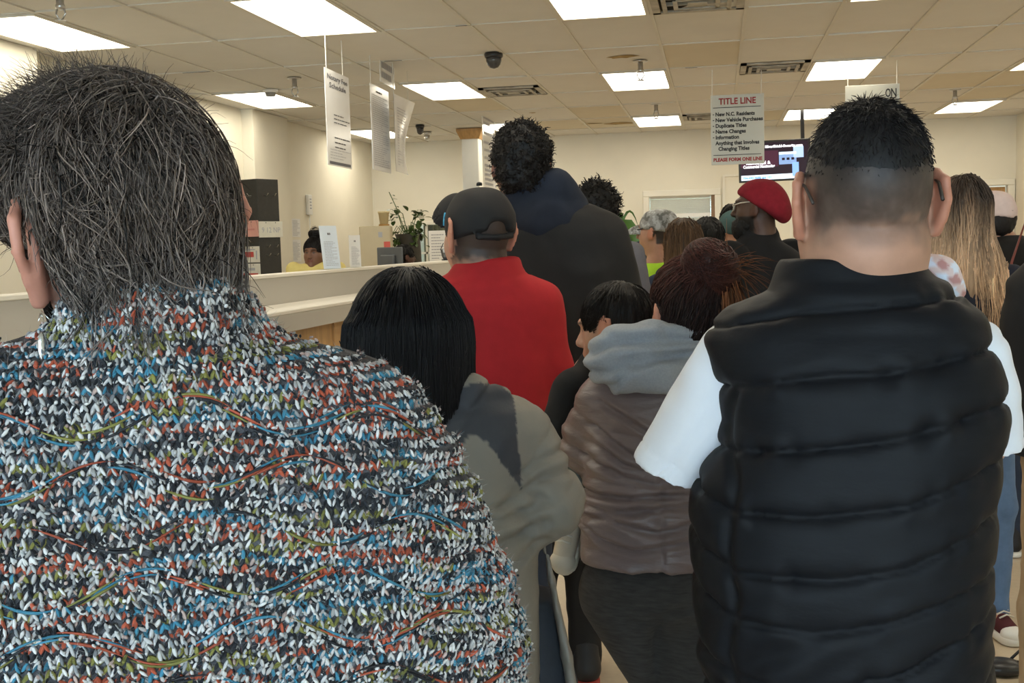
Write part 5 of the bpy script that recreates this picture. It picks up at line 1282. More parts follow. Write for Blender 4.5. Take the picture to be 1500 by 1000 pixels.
V.ell(P.loc(935,535,-.10), (.095,.05,.040), .03, R=roty(.12)); V.chain([P.loc(880,535,-.08),P.loc(915,553,-.11),P.loc(975,556,-.12),P.loc(1030,545,-.09)],[.028,.030,.028,.03],.025)
V.chain([P.loc(875,530,-.13),P.loc(920,525,-.15),P.loc(965,508,-.15)],[.006,.009,.006],.02,'s')
V.chain([P.loc(900,548,-.15),P.loc(940,540,-.17),P.loc(1000,525,-.16)],[.004,.007,.004],.02,'s')
Vv, Q = V.mesh(); Vv = relax(Vv,Q,1); N_ = normals(Vv,Q); Vv = crease(Vv, N_, .010, (5,5,15), 4, .14, .6, (.55,.3)); Vv = crease(Vv, N_, .004, (11,11,26), 6, .2, .5, (.2,.3))
Vv = folds(P, Vv, N_, [[(866,517),(900,500),(960,496),(1040,497)],[(900,562),(925,535),(970,520),(1040,514)],[(866,545),(895,540),(930,523)]], .012, .0085, .5)
fastmesh('hood', Vv, Q, fabric('grey_marl',(.33,.35,.38),.9,var=.10,vscale=220,bump=.3), P.root)
M_leg = fabric('charcoal_marl',(.045,.043,.042),.9,var=.35,vscale=60,stretch=(.5,.5,3),bump=.3)
def legpost(V, N):
    V = folds(P, V, N, [[(940,912),(962,905),(980,893),(1000,888),(1030,888)]], .007, .008, .4)
    zz = P.loc(962,902,-.1)[2]; xl = np.interp(-V[:,2], [-zz, -P.loc(957,1000,-.1)[2]], [P.loc(966,902,-.1)[0], P.loc(958,1000,-.1)[0]])
    g = np.exp(-((V[:,0]-xl)/.010)**2)*np.clip((zz-V[:,2])/.03,0,1)*(V[:,1] < .05); return V-N*(.018*g)[:,None]
P.trousers(M_leg, rad=(.106,.072,.05), hipr=(.172,.13), h=.011, wr=(.0025,(10,10,12)), name='leggings', top=.99, lk=.012, post=legpost).shoes()
mum = P
# ------------------------------------------------------------------ the child she carries
P = Person('toddler with dark hair in black jacket carried against the mauve puffer jacket', 902, 482, 2.62, hs=.82, yaw=1.15, pitch=-.12, skin='light', sw=.10, k=.62, turn=.9)
J = P.J
for a_, b_ in {'nb':(880,540,.03),'ch':(862,590,.05),'wa':(868,640,.06),'hi':(872,680,.06),'shL':(842,575,-.02),'elL':(825,630,-.04),'wrL':(838,682,-.06),'shR':(880,575,.12),'elR':(900,620,.16),'wrR':(920,600,.06),'hpL':(866,690,.0),'knL':(846,690,-.10),'anL':(838,745,-.12),'hpR':(880,690,.1),'knR':(905,700,.16),'anR':(910,760,.16)}.items(): J[a_] = P.loc(*b_)
P.body(h=.010, hf=.006, neck=.036, ls=.5)
P.hair(cap_hair(.012,-.012,.058,-.05,extra=None), (.014,.010,.008), h=.007, disp=(.002,50), cjit=.4, strand=dict(n=2200, L=.06, w=.001, flow=lambda q, rng: np.stack([q[:,0],q[:,1]+.05,-.04-.4*np.abs(q[:,1])],1), lift=.02, grav=.2, seg=6, mess=.04, hug=.003))
P.top(fabric('child_fleece',(.010,.0105,.011),.85,var=.2), st=[(J['hi'][2]-.0,J['hi'][0],J['hi'][1],.085,.08),(J['ch'][2],J['ch'][0],J['ch'][1],.085,.08),(J['nb'][2]-.035,J['nb'][0]-.005,J['nb'][1],.07,.06),(J['nb'][2]-.005,J['nb'][0],J['nb'][1],.045,.045)], sl=(.058,.046,.034), col=.04, extra=lambda V: V.cap(J['nb'],P.h(0,-.01,-.105),.05,.044,.03), h=.009, wr=(.003,(12,12,18)), name='jacket')
V = simple_vol(P, np.min([J[a] for a in ('hpL','knL','anL','hpR','knR','anR')],0)-.1, np.max([J[a] for a in ('hpL','knL','anL','hpR','knR','anR')],0)+.1, .009)
for q in 'LR': V.chain([J['hp'+q],J['kn'+q],J['an'+q]],[.05,.042,.034],.02)
add_part(P, V, 'trousers', fabric('sage_cotton',(.15,.17,.15),.85), (.002,(14,14,14)))
def sneaker(P, a, d, up, sc, m, msole, parts=True):
    """canvas shoe at ankle a, toe along d"""
    d = d/np.linalg.norm(d); up = up-d*np.dot(up,d); up /= np.linalg.norm(up)
    V = simple_vol(P, a-.16*sc-.02, a+.16*sc+.02, .0055)
    V.cap(a-d*.02*sc-up*.0, a+d*.095*sc-up*.03*sc, .034*sc, .030*sc, .02*sc); V.cap(a-d*.015*sc, a-d*.01*sc+up*.035*sc, .036*sc, .036*sc, .02*sc)
    o = add_part(P, V, 'shoe', m)
    V = simple_vol(P, a-.18*sc-.02, a+.18*sc+.02, .005); V.cap(a-d*.025*sc-up*.032*sc, a+d*.10*sc-up*.05*sc, .038*sc, .037*sc, 0); V.plane(up, a-up*.036*sc+d*.0); V.plane(-up, a-up*.064*sc)
    add_part(P, V, 'sole', msole, parent=o)
    V = simple_vol(P, a-.18*sc-.02, a+.18*sc+.02, .005); V.ell(a+d*.105*sc-up*.034*sc,(.036*sc,.032*sc,.030*sc),0); V.plane(-d, a+d*.088*sc); V.plane(-up, a-up*.05*sc); add_part(P, V, 'toe_cap', msole, parent=o)
    s_ = np.cross(d, up)
    for k in range(4):
        c = a+d*(.022+.017*k)*sc+up*(.0335-.0062*k)*sc
        MB().tube([c-s_*.024*sc-up*.004,c+up*.006*sc,c+s_*.024*sc-up*.004],.0028*sc,5).build('lace', M_lace, o, True)
    return o
M_lace = fabric('lace_white',(.62,.58,.50),.8)
sneaker(P, P.loc(836,762,-.14), np.array([-.25,-.62,-.70]), np.array([-.1,-.5,.6]), .84, fabric('canvas_cream',(.55,.47,.36),.85), mat('sole_cream',(.58,.52,.42),.7,var=.08))
# ------------------------------------------------------------------ woman in the multicoloured knit, close to the camera
P = Person('woman with short grey-brown hair in chunky multicoloured knitted sweater', 184, 348, 1.06, hs=1.0, yaw=.40, pitch=.05, roll=-.16, skin='pale', sw=.17)
J = P.J; J['nb'] = P.loc(235,470); J['shR'] = P.loc(455,655); J['elR'] = P.loc(575,1000,-.02); J['wrR'] = P.loc(560,1100,.2); J['shL'] = P.loc(-60,650); J['elL'] = P.loc(-190,990,-.02); J['wrL'] = P.loc(-100,1100,.2)
P.spine((215,215,215),(700,1000,1250))
P.flare = .66; P.body(h=.016, hf=.0042, neck=.056, ears=1.18)
def mop(V, s):
    V.ell(s.h(0,-.018,.040), np.array((.084,.104,.098))*s.hs, 0, R=s.HR); V.ell(s.h(0,-.062,-.035), np.array((.066,.046,.072))*s.hs, .03, R=s.HR)
    V.ell(s.h(0,.04,.10), np.array((.07,.07,.04))*s.hs, .03, R=s.HR); V.ell(s.h(-.045,.05,.06), np.array((.05,.05,.05))*s.hs, .03, R=s.HR)
    V.plane(s.HR@np.array([0,.62,-.78]), s.h(0,.06,-.02), .01); V.plane(s.HR@np.array([0,.15,-1.]), s.h(0,-.05,-.080), .015)
    for sx in (-1,1): V.ell(s.h(sx*.100,-.004,-.018), np.array((.034,.036,.055))*s.hs, .015, 's', R=s.HR)
def mopcol(q, P_):
    t = np.clip((-q[:,2]+.01)/.08,0,1)[:,None]*.6; return np.array([.115,.088,.074])*(1-t)+np.array([.19,.17,.16])*t
crown = np.array([.02,-.055,.115])
def mopflow(q, rng):
    d = q-crown; sw = np.stack([-d[:,1], d[:,0], 0*d[:,0]],1)
    return d+.35*sw+np.array([0,0,-.045])+.03*rng.normal(size=q.shape)
P.hair(mop, (.04,.034,.03), h=.006, disp=(.006,38), cjit=.55, colfn=mopcol, m=None, ext=(.17,.19,.22,.22),
    strand=dict(n=9000, L=.045, w=.0008, flow=mopflow, lift=.14, grav=.3, curl=.13, cf=5, seg=6, mess=.14, hug=.006, zfree=-.075,
        more=[dict(n=9500, L=.06, w=.0007, flow=mopflow, lift=.25, grav=.3, curl=.16, cf=4, seg=9, mess=.12, clump=34, cl=.8, grey=.2, hug=.015, zfree=-.06),
              dict(n=1100, L=.045, w=.0005, flow=lambda q, rng: mopflow(q,rng)*np.array([1,1,.4]), lift=.4, grav=.6, curl=.34, cf=7, seg=8, mess=.3, clump=22, cl=.9, grey=.3)]))
# loose tufts standing up on the crown and forehead side
rg = np.random.default_rng(12); n_ = 3600
a_ = rg.uniform(0,6.28,n_); r_ = np.sqrt(rg.random(n_)); q0 = np.stack([-.010+.078*r_*np.cos(a_), .01+.08*r_*np.sin(a_), np.full(n_,.142)-.055*r_**2],1)
r0 = P.Hc+(q0*P.hs)@P.HR.T; dd = (np.stack([q0[:,0]*6-.25,q0[:,1]*5+.35,np.full(n_,.6)],1)+.42*rg.normal(size=(n_,3)))@P.HR.T
cl = np.stack([vnoise(q0,(40,40,40),k) for k in (1,2,3)],1); SV, SF, per = strands(r0, dd+cl*.7, rg.uniform(.02,.055,n_), 7, .00055, rg, .5, .33, 8)
tag(fastmesh('tufts', SV, SF, M_hair, P.parts['hair'], np.clip(np.tile([.10,.08,.07],(len(SV),1))*(1+.4*np.repeat(rg.normal(size=n_),per))[:,None],.008,1)), kind='stuff')
n_ = 700; q0 = np.stack([rg.uniform(-.06,.06,n_), -.09+.02*rg.normal(size=n_), -.062+.012*rg.normal(size=n_)],1); r0 = P.Hc+(q0*P.hs)@P.HR.T
SV, SF, per = strands(r0, (np.array([0,-.15,-1.])+.25*rg.normal(size=(n_,3)))@P.HR.T, rg.uniform(.02,.045,n_), 6, .0005, rg, .3, .12)
tag(fastmesh('nape_wisps', SV, SF, M_hair, P.parts['hair'], np.clip(np.tile([.11,.09,.08],(len(SV),1))*(1+.4*np.repeat(rg.normal(size=n_),per))[:,None],.008,1)), kind='stuff')
# spectacles and earrings
M_tort = mat('tortoiseshell',(.012,.009,.008),.2,.5,var=.6,vscale=60)
g = MB()
for sx in (-1,1):
    q = MB(); pts = [P.h(sx*.070,.095,.012),P.h(sx*.083,.05,.010),P.h(sx*.090,.012,.002),P.h(sx*.088,-.004,-.03),P.h(sx*.084,-.002,-.062)]
    o = q.tube(pts,[.003,.003,.0034,.004,.0045],6).build('glasses_temple', M_tort, P.root if sx < 0 else g_, True)
    if sx < 0: g_ = o; g_.name = 'glasses'
    a = np.linspace(0,2*np.pi,17); MB().tube([P.h(sx*.035+.027*math.cos(t_),.112,.004+.021*math.sin(t_)) for t_ in a],.0028,6,False).build('glasses_rim', M_tort, g_, True)
MB().tube([P.h(-.01,.114,.01),P.h(0,.118,.012),P.h(.01,.114,.01)],.003,6).build('glasses_bridge', M_tort, g_, True)
M_silv = mat('silver',(.75,.76,.78),.15,.5,metal=1,var=.05)
for x, y, dy in ((60,462,-.075),(341,402,-.02)):
    p = P.loc(x,y,dy)
    b = MB(); b.tube([p+np.array([0,0,.002]),p+np.array([.003,0,-.006]),p+np.array([0,0,-.012]),p+np.array([-.003,0,-.006]),p+np.array([0,0,.002])],.0009,5)
    o = b.build('earring', M_silv, P.root, True)
    V = simple_vol(P, p-np.array([.012,.012,.05]), p+np.array([.012,.012,.0]), .0014); V.ell(p+np.array([0,0,-.030]),(.0052,.003,.0165),0,R=rotz(.6 if x < 200 else .2)); add_part(P, V, 'drop', M_silv, parent=o)
MB().tube([P.loc(60,455,-.075),P.loc(70,465,-.08),P.loc(74,470,-.08)],.0006,5).build('ear_wire', M_silv, o, True)
# the sweater itself
def cowl(V):
    V.chain([P.loc(120,500,.0),P.loc(150,463,-.04),P.loc(215,440,-.075),P.loc(285,447,-.07),P.loc(335,470,-.03),P.loc(352,505,.02)],[.026,.027,.026,.026,.026,.028],.03)
    V.loft(P.st([(440,175,270,.06,-.035),(465,130,330,.075,-.03),(500,105,372,.09,-.025),(540,60,420,.10,-.02)]),.03,pw=2.1)
rowsS = [(462,110,360,.06),(482,60,392,.075),(500,20,412,.085),(518,-60,455,.10),(535,-110,515,.11),(560,-155,562,.122),(590,-190,598,.132),(630,-225,632,.142),(680,-250,660,.152),(740,-285,690,.16),(800,-300,706,.165),(850,-320,726,.168),(900,-335,744,.17),(950,-345,755,.172),(1000,-350,760,.172),(1150,-345,755,.17),(1320,-330,740,.165)]
M_knit = mat('knit_under',(.09,.09,.10),.95,.15,var=.8,vscale=90,bump=.8,bscale=110,bdist=.006)
def ripple(V, N):
    z = V[:,2]; ph = z*2*np.pi/.047+1.5*np.sin(V[:,0]*19+2.2*np.floor(z/.047)); return V+N*(.0035*np.sin(ph)*np.clip((P.loc(200,560)[2]-z)/.03,0,1))[:,None]
P.top(M_knit, rows=rowsS, sl=(.085,.085,.07), slk=.07, cuffs=.9, col=0, h=.008, wr=(.003,(9,9,9)), extra=cowl, post=ripple, name='sweater', relaxn=2, pw=2.2)
from mathutils.bvhtree import BVHTree
SVt, SQ = P.g; bvh = BVHTree.FromPolygons([tuple(v) for v in SVt], [tuple(int(i) for i in q) for q in SQ])
PAL = np.array([(.40,.085,.045),(.05,.20,.30),(.21,.20,.055),(.022,.024,.030),(.60,.59,.59),(.48,.36,.33),(.26,.27,.29)])
rk = np.random.default_rng(21)
ROW, PIT_, XM = .0072, .0088, .36
z_top, z_bot = P.loc(220,412)[2]+.004, P.loc(220,1000)[2]-.05
CEN, TAN, UPV, NRM, CLR, SCL = [], [], [], [], [], []
xs = np.linspace(-.30, .42, 180)
gap = np.array([math.sin(k*1.7) for k in range(400)])
def wave(x, band): return .0085*math.sin(x*2*math.pi/.17+band*2.1)+.004*math.sin(x*2*math.pi/.07+band)
P_ZC = P.loc(220,540)[2]
nrow = int((z_top-z_bot)/ROW)
for r in range(nrow):
    z0 = z_top-r*ROW; pts = []
    collar_zone = z0 > P.loc(220,560)[2]
    band = int((z_top-z0)/.047)
    for x in xs:
        ramp = min(1,max(0,(P_ZC-z0)/.12)); z = z0-(.30*max(0,x-.06)**1.35+.30*max(0,-x-.06)**1.35)*ramp+.45*wave(x,0)*ramp; h_ = bvh.ray_cast(Vector((x,-.7,z)), Vector((0,1,0)))
        pts.append((*h_[0],*h_[1]) if h_[0] is not None and h_[0][1] < .12 else None)
    run = []
    def flush(run, r):
        if len(run) < 4: return
        A = np.array(run); s_ = np.concatenate([[0], np.cumsum(np.linalg.norm(np.diff(A[:,:3],axis=0),axis=1))]); n = int(s_[-1]/PIT_)
        if n < 1: return
        t = (np.arange(n)+.5)*PIT_; p = np.stack([np.interp(t, s_, A[:,i]) for i in range(6)],1)
        T = np.gradient(p[:,:3],axis=0) if n > 1 else np.array([[1,0,0.]]); T /= np.linalg.norm(T,axis=1,keepdims=True)+1e-9
        N = -p[:,3:]; N = np.where((N[:,1:2] > 0), -N, N); N /= np.linalg.norm(N,axis=1,keepdims=True)+1e-9
        U = np.cross(N, T); U = np.where(U[:,2:3] < 0, -U, U)
        cut = rk.uniform(.035,.09,60).cumsum(); cls = rk.choice(4, 61, p=(.30,.26,.18,.26)); cc = cls[np.searchsorted(cut, t+rk.uniform(0,.03))%61]
        CEN.append(p[:,:3]); TAN.append(T); UPV.append(U); NRM.append(N); CLR.append(cc)
    for p in pts:
        if p is None: flush(run, r); run = []
        else:
            if run and abs(p[1]-run[-1][1]) > .03: flush(run, r); run = []
            run.append(p)
    flush(run, r)
CEN, TAN, UPV, NRM, CLR = map(np.concatenate, (CEN, TAN, UPV, NRM, CLR))
# one yarn lobe: a lumpy spindle
ring = 6; prof = [(0,-.5),(.75,-.28),(1.,.05),(.7,.33),(0,.5)]
lv = [(0,0,-.5)]+[(r_*math.cos(a_), r_*math.sin(a_), z_) for r_, z_ in prof[1:-1] for a_ in np.arange(ring)*2*math.pi/ring]+[(0,0,.5)]
LVt = np.array(lv); lf = []
for i in range(ring):
    j = (i+1)%ring; lf += [(0,1+j,1+i),(1+2*ring+i,1+2*ring+j,1+3*ring)]
    for k in range(2): lf += [(1+k*ring+i,1+k*ring+j,1+(k+1)*ring+j),(1+k*ring+i,1+(k+1)*ring+j,1+(k+1)*ring+i)]
LF = np.array(lf)
n = len(CEN); VV, FF, CCs, base = [], [], [], 0
def lobes(c, ax, sd, nr, L, w, d, col):
    global base
    V = c[:,None,:]+LVt[None,:,2:3]*(ax*L[:,None])[:,None,:]+LVt[None,:,0:1]*(sd*w[:,None])[:,None,:]+LVt[None,:,1:2]*(nr*d[:,None])[:,None,:]
    m = len(c); VV.append(V.reshape(-1,3)); FF.append((LF[None]+(np.arange(m)*len(LVt))[:,None,None]+base).reshape(-1,3)); CCs.append(np.repeat(col,len(LVt),axis=0)); base += m*len(LVt)
def ycol(cls, p_main):
    u = rk.random(len(cls)); idx = np.where(u < p_main, cls, np.where(u < p_main+.30*(1-p_main)/.55, 4, np.where(rk.random(len(cls)) < .45, 3, rk.choice([4,5,6,6,4], len(cls)))))
    return PAL[idx]*rk.uniform(.6,1.35,(len(cls),1))
jit = lambda s_: rk.normal(size=(n,3))*s_
for sg in (-1,1):                                   # the two arms of every V, two yarns each
    for q in range(2):
        ax = UPV+TAN*sg*.48+jit(.16); ax /= np.linalg.norm(ax,axis=1,keepdims=True)
        c = CEN+TAN*sg*.0024*(1+.2*q)+NRM*(.0008+.0012*q)+jit(.0006)+UPV*(.001*q)
        lobes(c, ax, np.cross(ax,NRM), NRM, rk.uniform(.0085,.0115,n), rk.uniform(.0013,.0022,n), rk.uniform(.0013,.0021,n), ycol(CLR, .72 if q == 0 else .34))
m_ = int(n*1.3); pk = rk.choice(n, m_)               # slubs and little loops of the fluffy yarn
ax = rk.normal(size=(m_,3)); ax /= np.linalg.norm(ax,axis=1,keepdims=True); sd = np.cross(ax, rk.normal(size=(m_,3))); sd /= np.linalg.norm(sd,axis=1,keepdims=True)
lobes(CEN[pk]+NRM[pk]*rk.uniform(.0012,.0038,(m_,1))+rk.normal(size=(m_,3))*.0022, ax, sd, np.cross(ax,sd), rk.uniform(.003,.0065,m_), rk.uniform(.001,.002,m_), rk.uniform(.001,.002,m_), PAL[rk.choice([4,4,4,5,6,3],m_)]*rk.uniform(.7,1.3,(m_,1)))
M_yarn = mat('yarn',(.5,.5,.5),.85,.2,attr=True,sheen=.15,bump=.3,bscale=900,bdist=.0006)
tag(fastmesh('stitches', np.concatenate(VV), np.concatenate(FF), M_yarn, P.parts['sweater'], np.concatenate(CCs)), kind='stuff')
# smooth floats of yarn along the wavy ridges
rv, rf, rc, off = [], [], [], 0
for b in range(9):
    for seg in range(30):
        x0 = -.29+seg*.024+rk.uniform(-.01,.01)
        if rk.random() < .3: continue
        for st_ in range(2):
            L = rk.uniform(.03,.055); px_ = []
            dz = rk.normal()*.0034; zz0 = P.loc(220,585)[2]-b*.046+dz
            sl = math.cos(x0*2*math.pi/.17+b*2.6)
            for t_ in np.linspace(0,1,7):
                x = x0+L*t_; z = zz0+.0135*math.sin(x*2*math.pi/.17+b*2.6)-.30*max(0,x-.06)**1.35
                h_ = bvh.ray_cast(Vector((x,-.7,z)), Vector((0,1,0)))
                if h_[0] is None or h_[0][1] > .1: px_ = []; break
                px_.append(np.array(h_[0])+np.array([0,-1,.15])*(.0022+.0026*math.sin(t_*math.pi)))
            if len(px_) < 7 or abs(px_[0][1]-px_[-1][1]) > .06: continue
            mb = MB().tube(px_, np.array([.0003,.0008,.0012,.0013,.0012,.0008,.0003])*rk.uniform(.8,1.2), 5, False)
            v = np.concatenate(mb.v); rv.append(v); rf.append(np.array(mb.f)+off); off += len(v)
            rc.append(np.tile(PAL[rk.choice([0,1,2,3,3,0,1])]*rk.uniform(.7,1.25),(len(v),1)))
tag(fastmesh('yarn_floats', np.concatenate(rv), np.concatenate(rf), mat('smooth_yarn',(.5,.5,.5),.5,.3,attr=True), P.parts['sweater'], np.concatenate(rc)), kind='stuff')
# halo of fine fibres
n_ = 9000; pk = rk.choice(n, n_); dd = NRM[pk]+.7*rk.normal(size=(n_,3))
SV, SF, per = strands(CEN[pk]+NRM[pk]*.001, dd, rk.uniform(.005,.013,n_), 3, .00016, rk, 0, .25)
tag(fastmesh('fibres', SV, SF, mat('fibre',(.6,.58,.56),.8,.2,attr=True), P.parts['sweater'], np.repeat(PAL[rk.choice([4,4,5,6,0,1],n_)],per,axis=0)), kind='stuff')
P.trousers(M_djean).shoes()
# ------------------------------------------------------------------ the rest of the queue and the clerks
def beard(dk=(.012,.010,.009)):
    def f(q, C, V):
        b = (q[:,2] < -.035) & (q[:,1] > -.01) & (q[:,2] > -.16); C[b] = dk; return C
    return f
def longhair(w=.105, bot=.3, back=.06, col=None):
    def b(V, s):
        cap_hair(.016, -.02, .05, -.2, side=False)(V, s)
        z = s.Hc[2]; a = s.T
        V.loft([(z-bot,0,-.085,w*1.05,.035),(z-bot*.6,0,-.085,w*1.1,.045),(z-.06,0,-.06,w,.07),(z+.02,0,-.035,w*.92,.085)], .03, pw=2.1)
    return b
hflow = lambda q, rng: np.stack([q[:,0]*.5, (q[:,1]+.03)*.4, -.02-1.2*np.hypot(q[:,0],q[:,1])],1)
def ballcap(P, m, brim=True, top=.128):
    V = simple_vol(P, P.Hc-np.array([.2,.2,.06]), P.Hc+np.array([.2,.2,.2]), .010)
    V.ell(P.h(0,-.012,.026), (.095,.114,.110), 0, R=P.HR); V.plane(P.HR@np.array([0,.10,-1.]), P.h(0,0,.012)); V.plane(P.HR@np.array([0,0,1.]), P.h(0,0,top), .03)
    o = add_part(P, V, 'cap', m, (.0015,(16,16,16)), 2)
    if brim:
        V = simple_vol(P, P.Hc-np.array([.27,.27,.08]), P.Hc+np.array([.27,.27,.16]), .009)
        V.ell(P.h(0,.095,-.09), (.095,.125,.13), 0, R=P.HR); V.ell(P.h(0,.095,-.105), (.095,.125,.13), 0, 's', R=P.HR); V.plane(P.HR@np.array([0,-1,0.]), P.h(0,.06,0)); V.plane(P.HR@np.array([0,0,-1.]), P.h(0,0,-.02))
        add_part(P, V, 'brim', m, parent=o)
    return o
far = dict(h=.022, hf=.011)
# curly-haired person in grey
P = Person('person with black curly hair and a white earbud in grey shirt', 874, 313, 5.0, yaw=.05, skin='dark', sw=.19)
P.J['nb'] = P.loc(885,352); P.J['shR'] = P.loc(925,372); P.J['elR'] = P.loc(938,460); P.J['wrR'] = P.loc(930,520,.12)
P.body(**far); P.hair(cap_hair(.024,-.02,.06,-.075,False), (.010,.009,.009), h=.012, disp=(.009,45), strand=dict(n=1500,L=.026,w=.003,flow=lambda q,rng: rng.normal(size=q.shape),lift=.8,grav=0,curl=.9,cf=7,seg=4))
P.top(fabric('grey_cotton',(.15,.145,.165),.85), h=.02, rx=(.21,.20,.215,.225), name='shirt').trousers(M_djean,h=.022).shoes()
V = simple_vol(P, P.h(.1,.0,-.02)-.02, P.h(.1,.0,-.02)+.02, .003); V.cap(P.h(.096,.012,-.02),P.h(.100,.016,-.045),.007,.004,0); add_part(P,V,'earbud',M_white)
# hi-vis shirt, camouflage cap
P = Person('man in lime-yellow shirt and grey camouflage cap', 963, 340, 6.0, yaw=1.05, pitch=.05, skin='light', sw=.18, turn=.15)
P.body(h=.022, hf=.009, colfn=lambda q,C,V: np.where(((q[:,2] > -.06)&(q[:,1] < -.03))[:,None], np.array([.05,.038,.03]), C), ears=1.1)
m_camo, nt, b = nmat('camouflage'); b.inputs['Roughness'].default_value = .8
n1 = noise_node(nt, 22, 5); rp = nt.nodes.new('ShaderNodeValToRGB'); nt.links.new(n1.outputs['Fac'], rp.inputs['Fac']); nt.links.new(rp.outputs['Color'], b.inputs['Base Color'])
rp.color_ramp.interpolation = 'CONSTANT'; rp.color_ramp.elements[0].color = (.13,.13,.12,1); rp.color_ramp.elements[1].position = .46; rp.color_ramp.elements[1].color = (.30,.30,.29,1)
e = rp.color_ramp.elements.new(.56); e.color = (.46,.47,.47,1)
ballcap(P, m_camo)
P.top(fabric('hi_vis',(.48,.85,.05),.7,bump=.15), h=.018, rx=(.205,.195,.21,.215), name='shirt', wr=(.004,(8,8,10)))
V = simple_vol(P, P.loc(945,440,-.25), P.loc(1010,370,-.02), .008); V.ell(P.loc(972,398,-.118),(.05,.02,.03),0,R=roty(-.5)); add_part(P,V,'chest_patch',fabric('navy_patch',(.02,.035,.09),.7))
MB().tube([P.h(.05,.1,.01),P.h(.075,.05,.02),P.h(.083,0,.02)],.004,5).build('glasses_temple', M_dark, P.root, True)
MB().tube([P.h(-.05,.1,.01),P.h(-.075,.05,.02),P.h(-.083,0,.02)],.004,5).build('glasses_temple', M_dark, P.root, True)
for sx in (-1,1):
    V = simple_vol(P, P.h(sx*.033,.11,.004)-.05, P.h(sx*.033,.11,.004)+.05, .004); V.ell(P.h(sx*.033,.108,.004),(.028,.006,.022),0,R=P.HR); add_part(P,V,'dark_lens',M_dark)
P.trousers(M_jean,h=.022).shoes()
# dark-haired person hidden behind the camouflage cap
P = Person('dark-haired person in navy jacket behind the camouflage cap', 964, 340, 7.9, skin='tan'); P.body(**far)
P.hair(cap_hair(.018,-.02,.06,-.07), (.01,.009,.009), h=.013, strand=dict(n=600,L=.04,w=.0025,flow=flow_down(),lift=.2,hug=.004)); P.J['shL'] = P.loc(938,365); P.top(fabric('navy_cotton',(.012,.02,.045),.8), h=.02).trousers(M_djean,h=.022).shoes()
# woman with long light-brown hair
P = Person('woman with straight light brown hair in dark blue top', 1002, 361, 5.5, skin='light', sw=.165, yaw=-.05); P.body(**far)
P.J['shL'] = P.loc(962,418); P.J['elL'] = P.loc(958,480); P.J['nb'] = P.loc(1000,400)
def lb(q, P_): t = np.clip((-q[:,2]+.03)/.2,0,1)[:,None]; return np.array([.11,.062,.032])*(1-t)+np.array([.24,.145,.075])*t
P.hair(longhair(.092,.22), (.16,.1,.05), h=.011, disp=(.005,(50,50,5)), colfn=lb, cjit=.3, strand=dict(n=2200,L=.2,w=.0016,flow=hflow,lift=.02,grav=.4,seg=8,mess=.03,hug=.004,zfree=-.2,mask=lambda q,n: q[:,2] > -.08), ext=(.17,.19,.2,.32))
P.top(fabric('blue_knit',(.016,.028,.06),.85), h=.02, rx=(.19,.17,.185,.19), name='top').trousers(M_djean,h=.022).shoes()
# dark head between her and the beret
P = Person('dark-haired person in black top between the brown-haired woman and the red beret', 1037, 353, 6.7, skin='brown'); P.body(**far)
P.hair(cap_hair(.022,-.02,.06,-.09), (.010,.010,.011), h=.012, strand=dict(n=800,L=.05,w=.002,flow=flow_down(),lift=.1,hug=.004)); P.top(fabric('black_cotton',(.012,.012,.013),.8), h=.02).trousers(M_blacktr,h=.022).shoes()
# teal knitted hat and braided head beyond the beret man
P = Person('person in dull teal knitted hat beyond the man in the red beret', 1072, 339, 7.3, skin='tan', yaw=.6); P.body(**far)
V = simple_vol(P, P.Hc-np.array([.16,.16,.05]), P.Hc+np.array([.16,.16,.2]), .011); V.ell(P.h(0,-.01,.035),(.09,.108,.104),0,R=P.HR); V.plane(P.HR@np.array([0,.3,-1.]),P.h(0,0,.0)); add_part(P,V,'hat',fabric('teal_knit',(.045,.085,.085),.9),(.002,(30,30,6)))
P.top(fabric('rust_knit',(.30,.10,.04),.85), h=.02, name='sweater').trousers(M_djean,h=.022).shoes()
P = Person("person with long dark hair half hidden beyond the bearded man's face", 1073, 325, 8.5, skin='brown', yaw=.3); P.body(**far)
P.hair(longhair(.09,.3), (.012,.009,.008), h=.014, disp=(.006,50), strand=dict(n=700,L=.2,w=.003,flow=hflow,lift=.03,grav=.4,seg=6,hug=.004,zfree=-.2,mask=lambda q,n: q[:,2] > -.08), ext=(.17,.19,.2,.34)); P.top(fabric('black_cotton',(0,0,0)), h=.022).trousers(M_djean,h=.022).shoes()
# man with the red beret
P = Person('bearded man in profile with red beret, glasses and black coat', 1110, 306, 5.0, yaw=1.28, pitch=.06, skin='dark', sw=.2, turn=.85, hs=.95)
P.J['nb'] = P.loc(1118,350); P.body(h=.02, hf=.007, colfn=beard(), neck=.062)
V = simple_vol(P, P.Hc-np.array([.2,.2,.22]), P.Hc+np.array([.16,.2,.06]), .008)
V.ell(P.h(0,.055,-.085),(.068,.062,.075),0,R=P.HR); V.ell(P.h(0,.02,-.05),(.074,.05,.05),.02,R=P.HR); V.plane(P.HR@np.array([0,.25,1.]),P.h(0,.0,-.028),.01); V.ell(P.h(0,.13,-.04),(.03,.035,.025),.01,'s',R=P.HR)
add_part(P, V, 'beard', mat('beard_hair',(.010,.009,.008),.7,.3,var=.4,vscale=90,bump=.8,bscale=120,bdist=.006), (.004,(45,45,45)))
V = simple_vol(P, P.loc(1050,400,-.22), P.loc(1200,230,.25), .007)
V.ell(P.h(0,-.012,.048),(.095,.112,.088),0,R=P.HR); V.ell(P.loc(1128,302,.0),(.105,.125,.070),.05,R=roty(.62)); V.plane((-.58,0,-.81),P.loc(1093,292),.012)
V.ell(P.loc(1142,284,-.15),(.025,.03,.06),.05,'s')
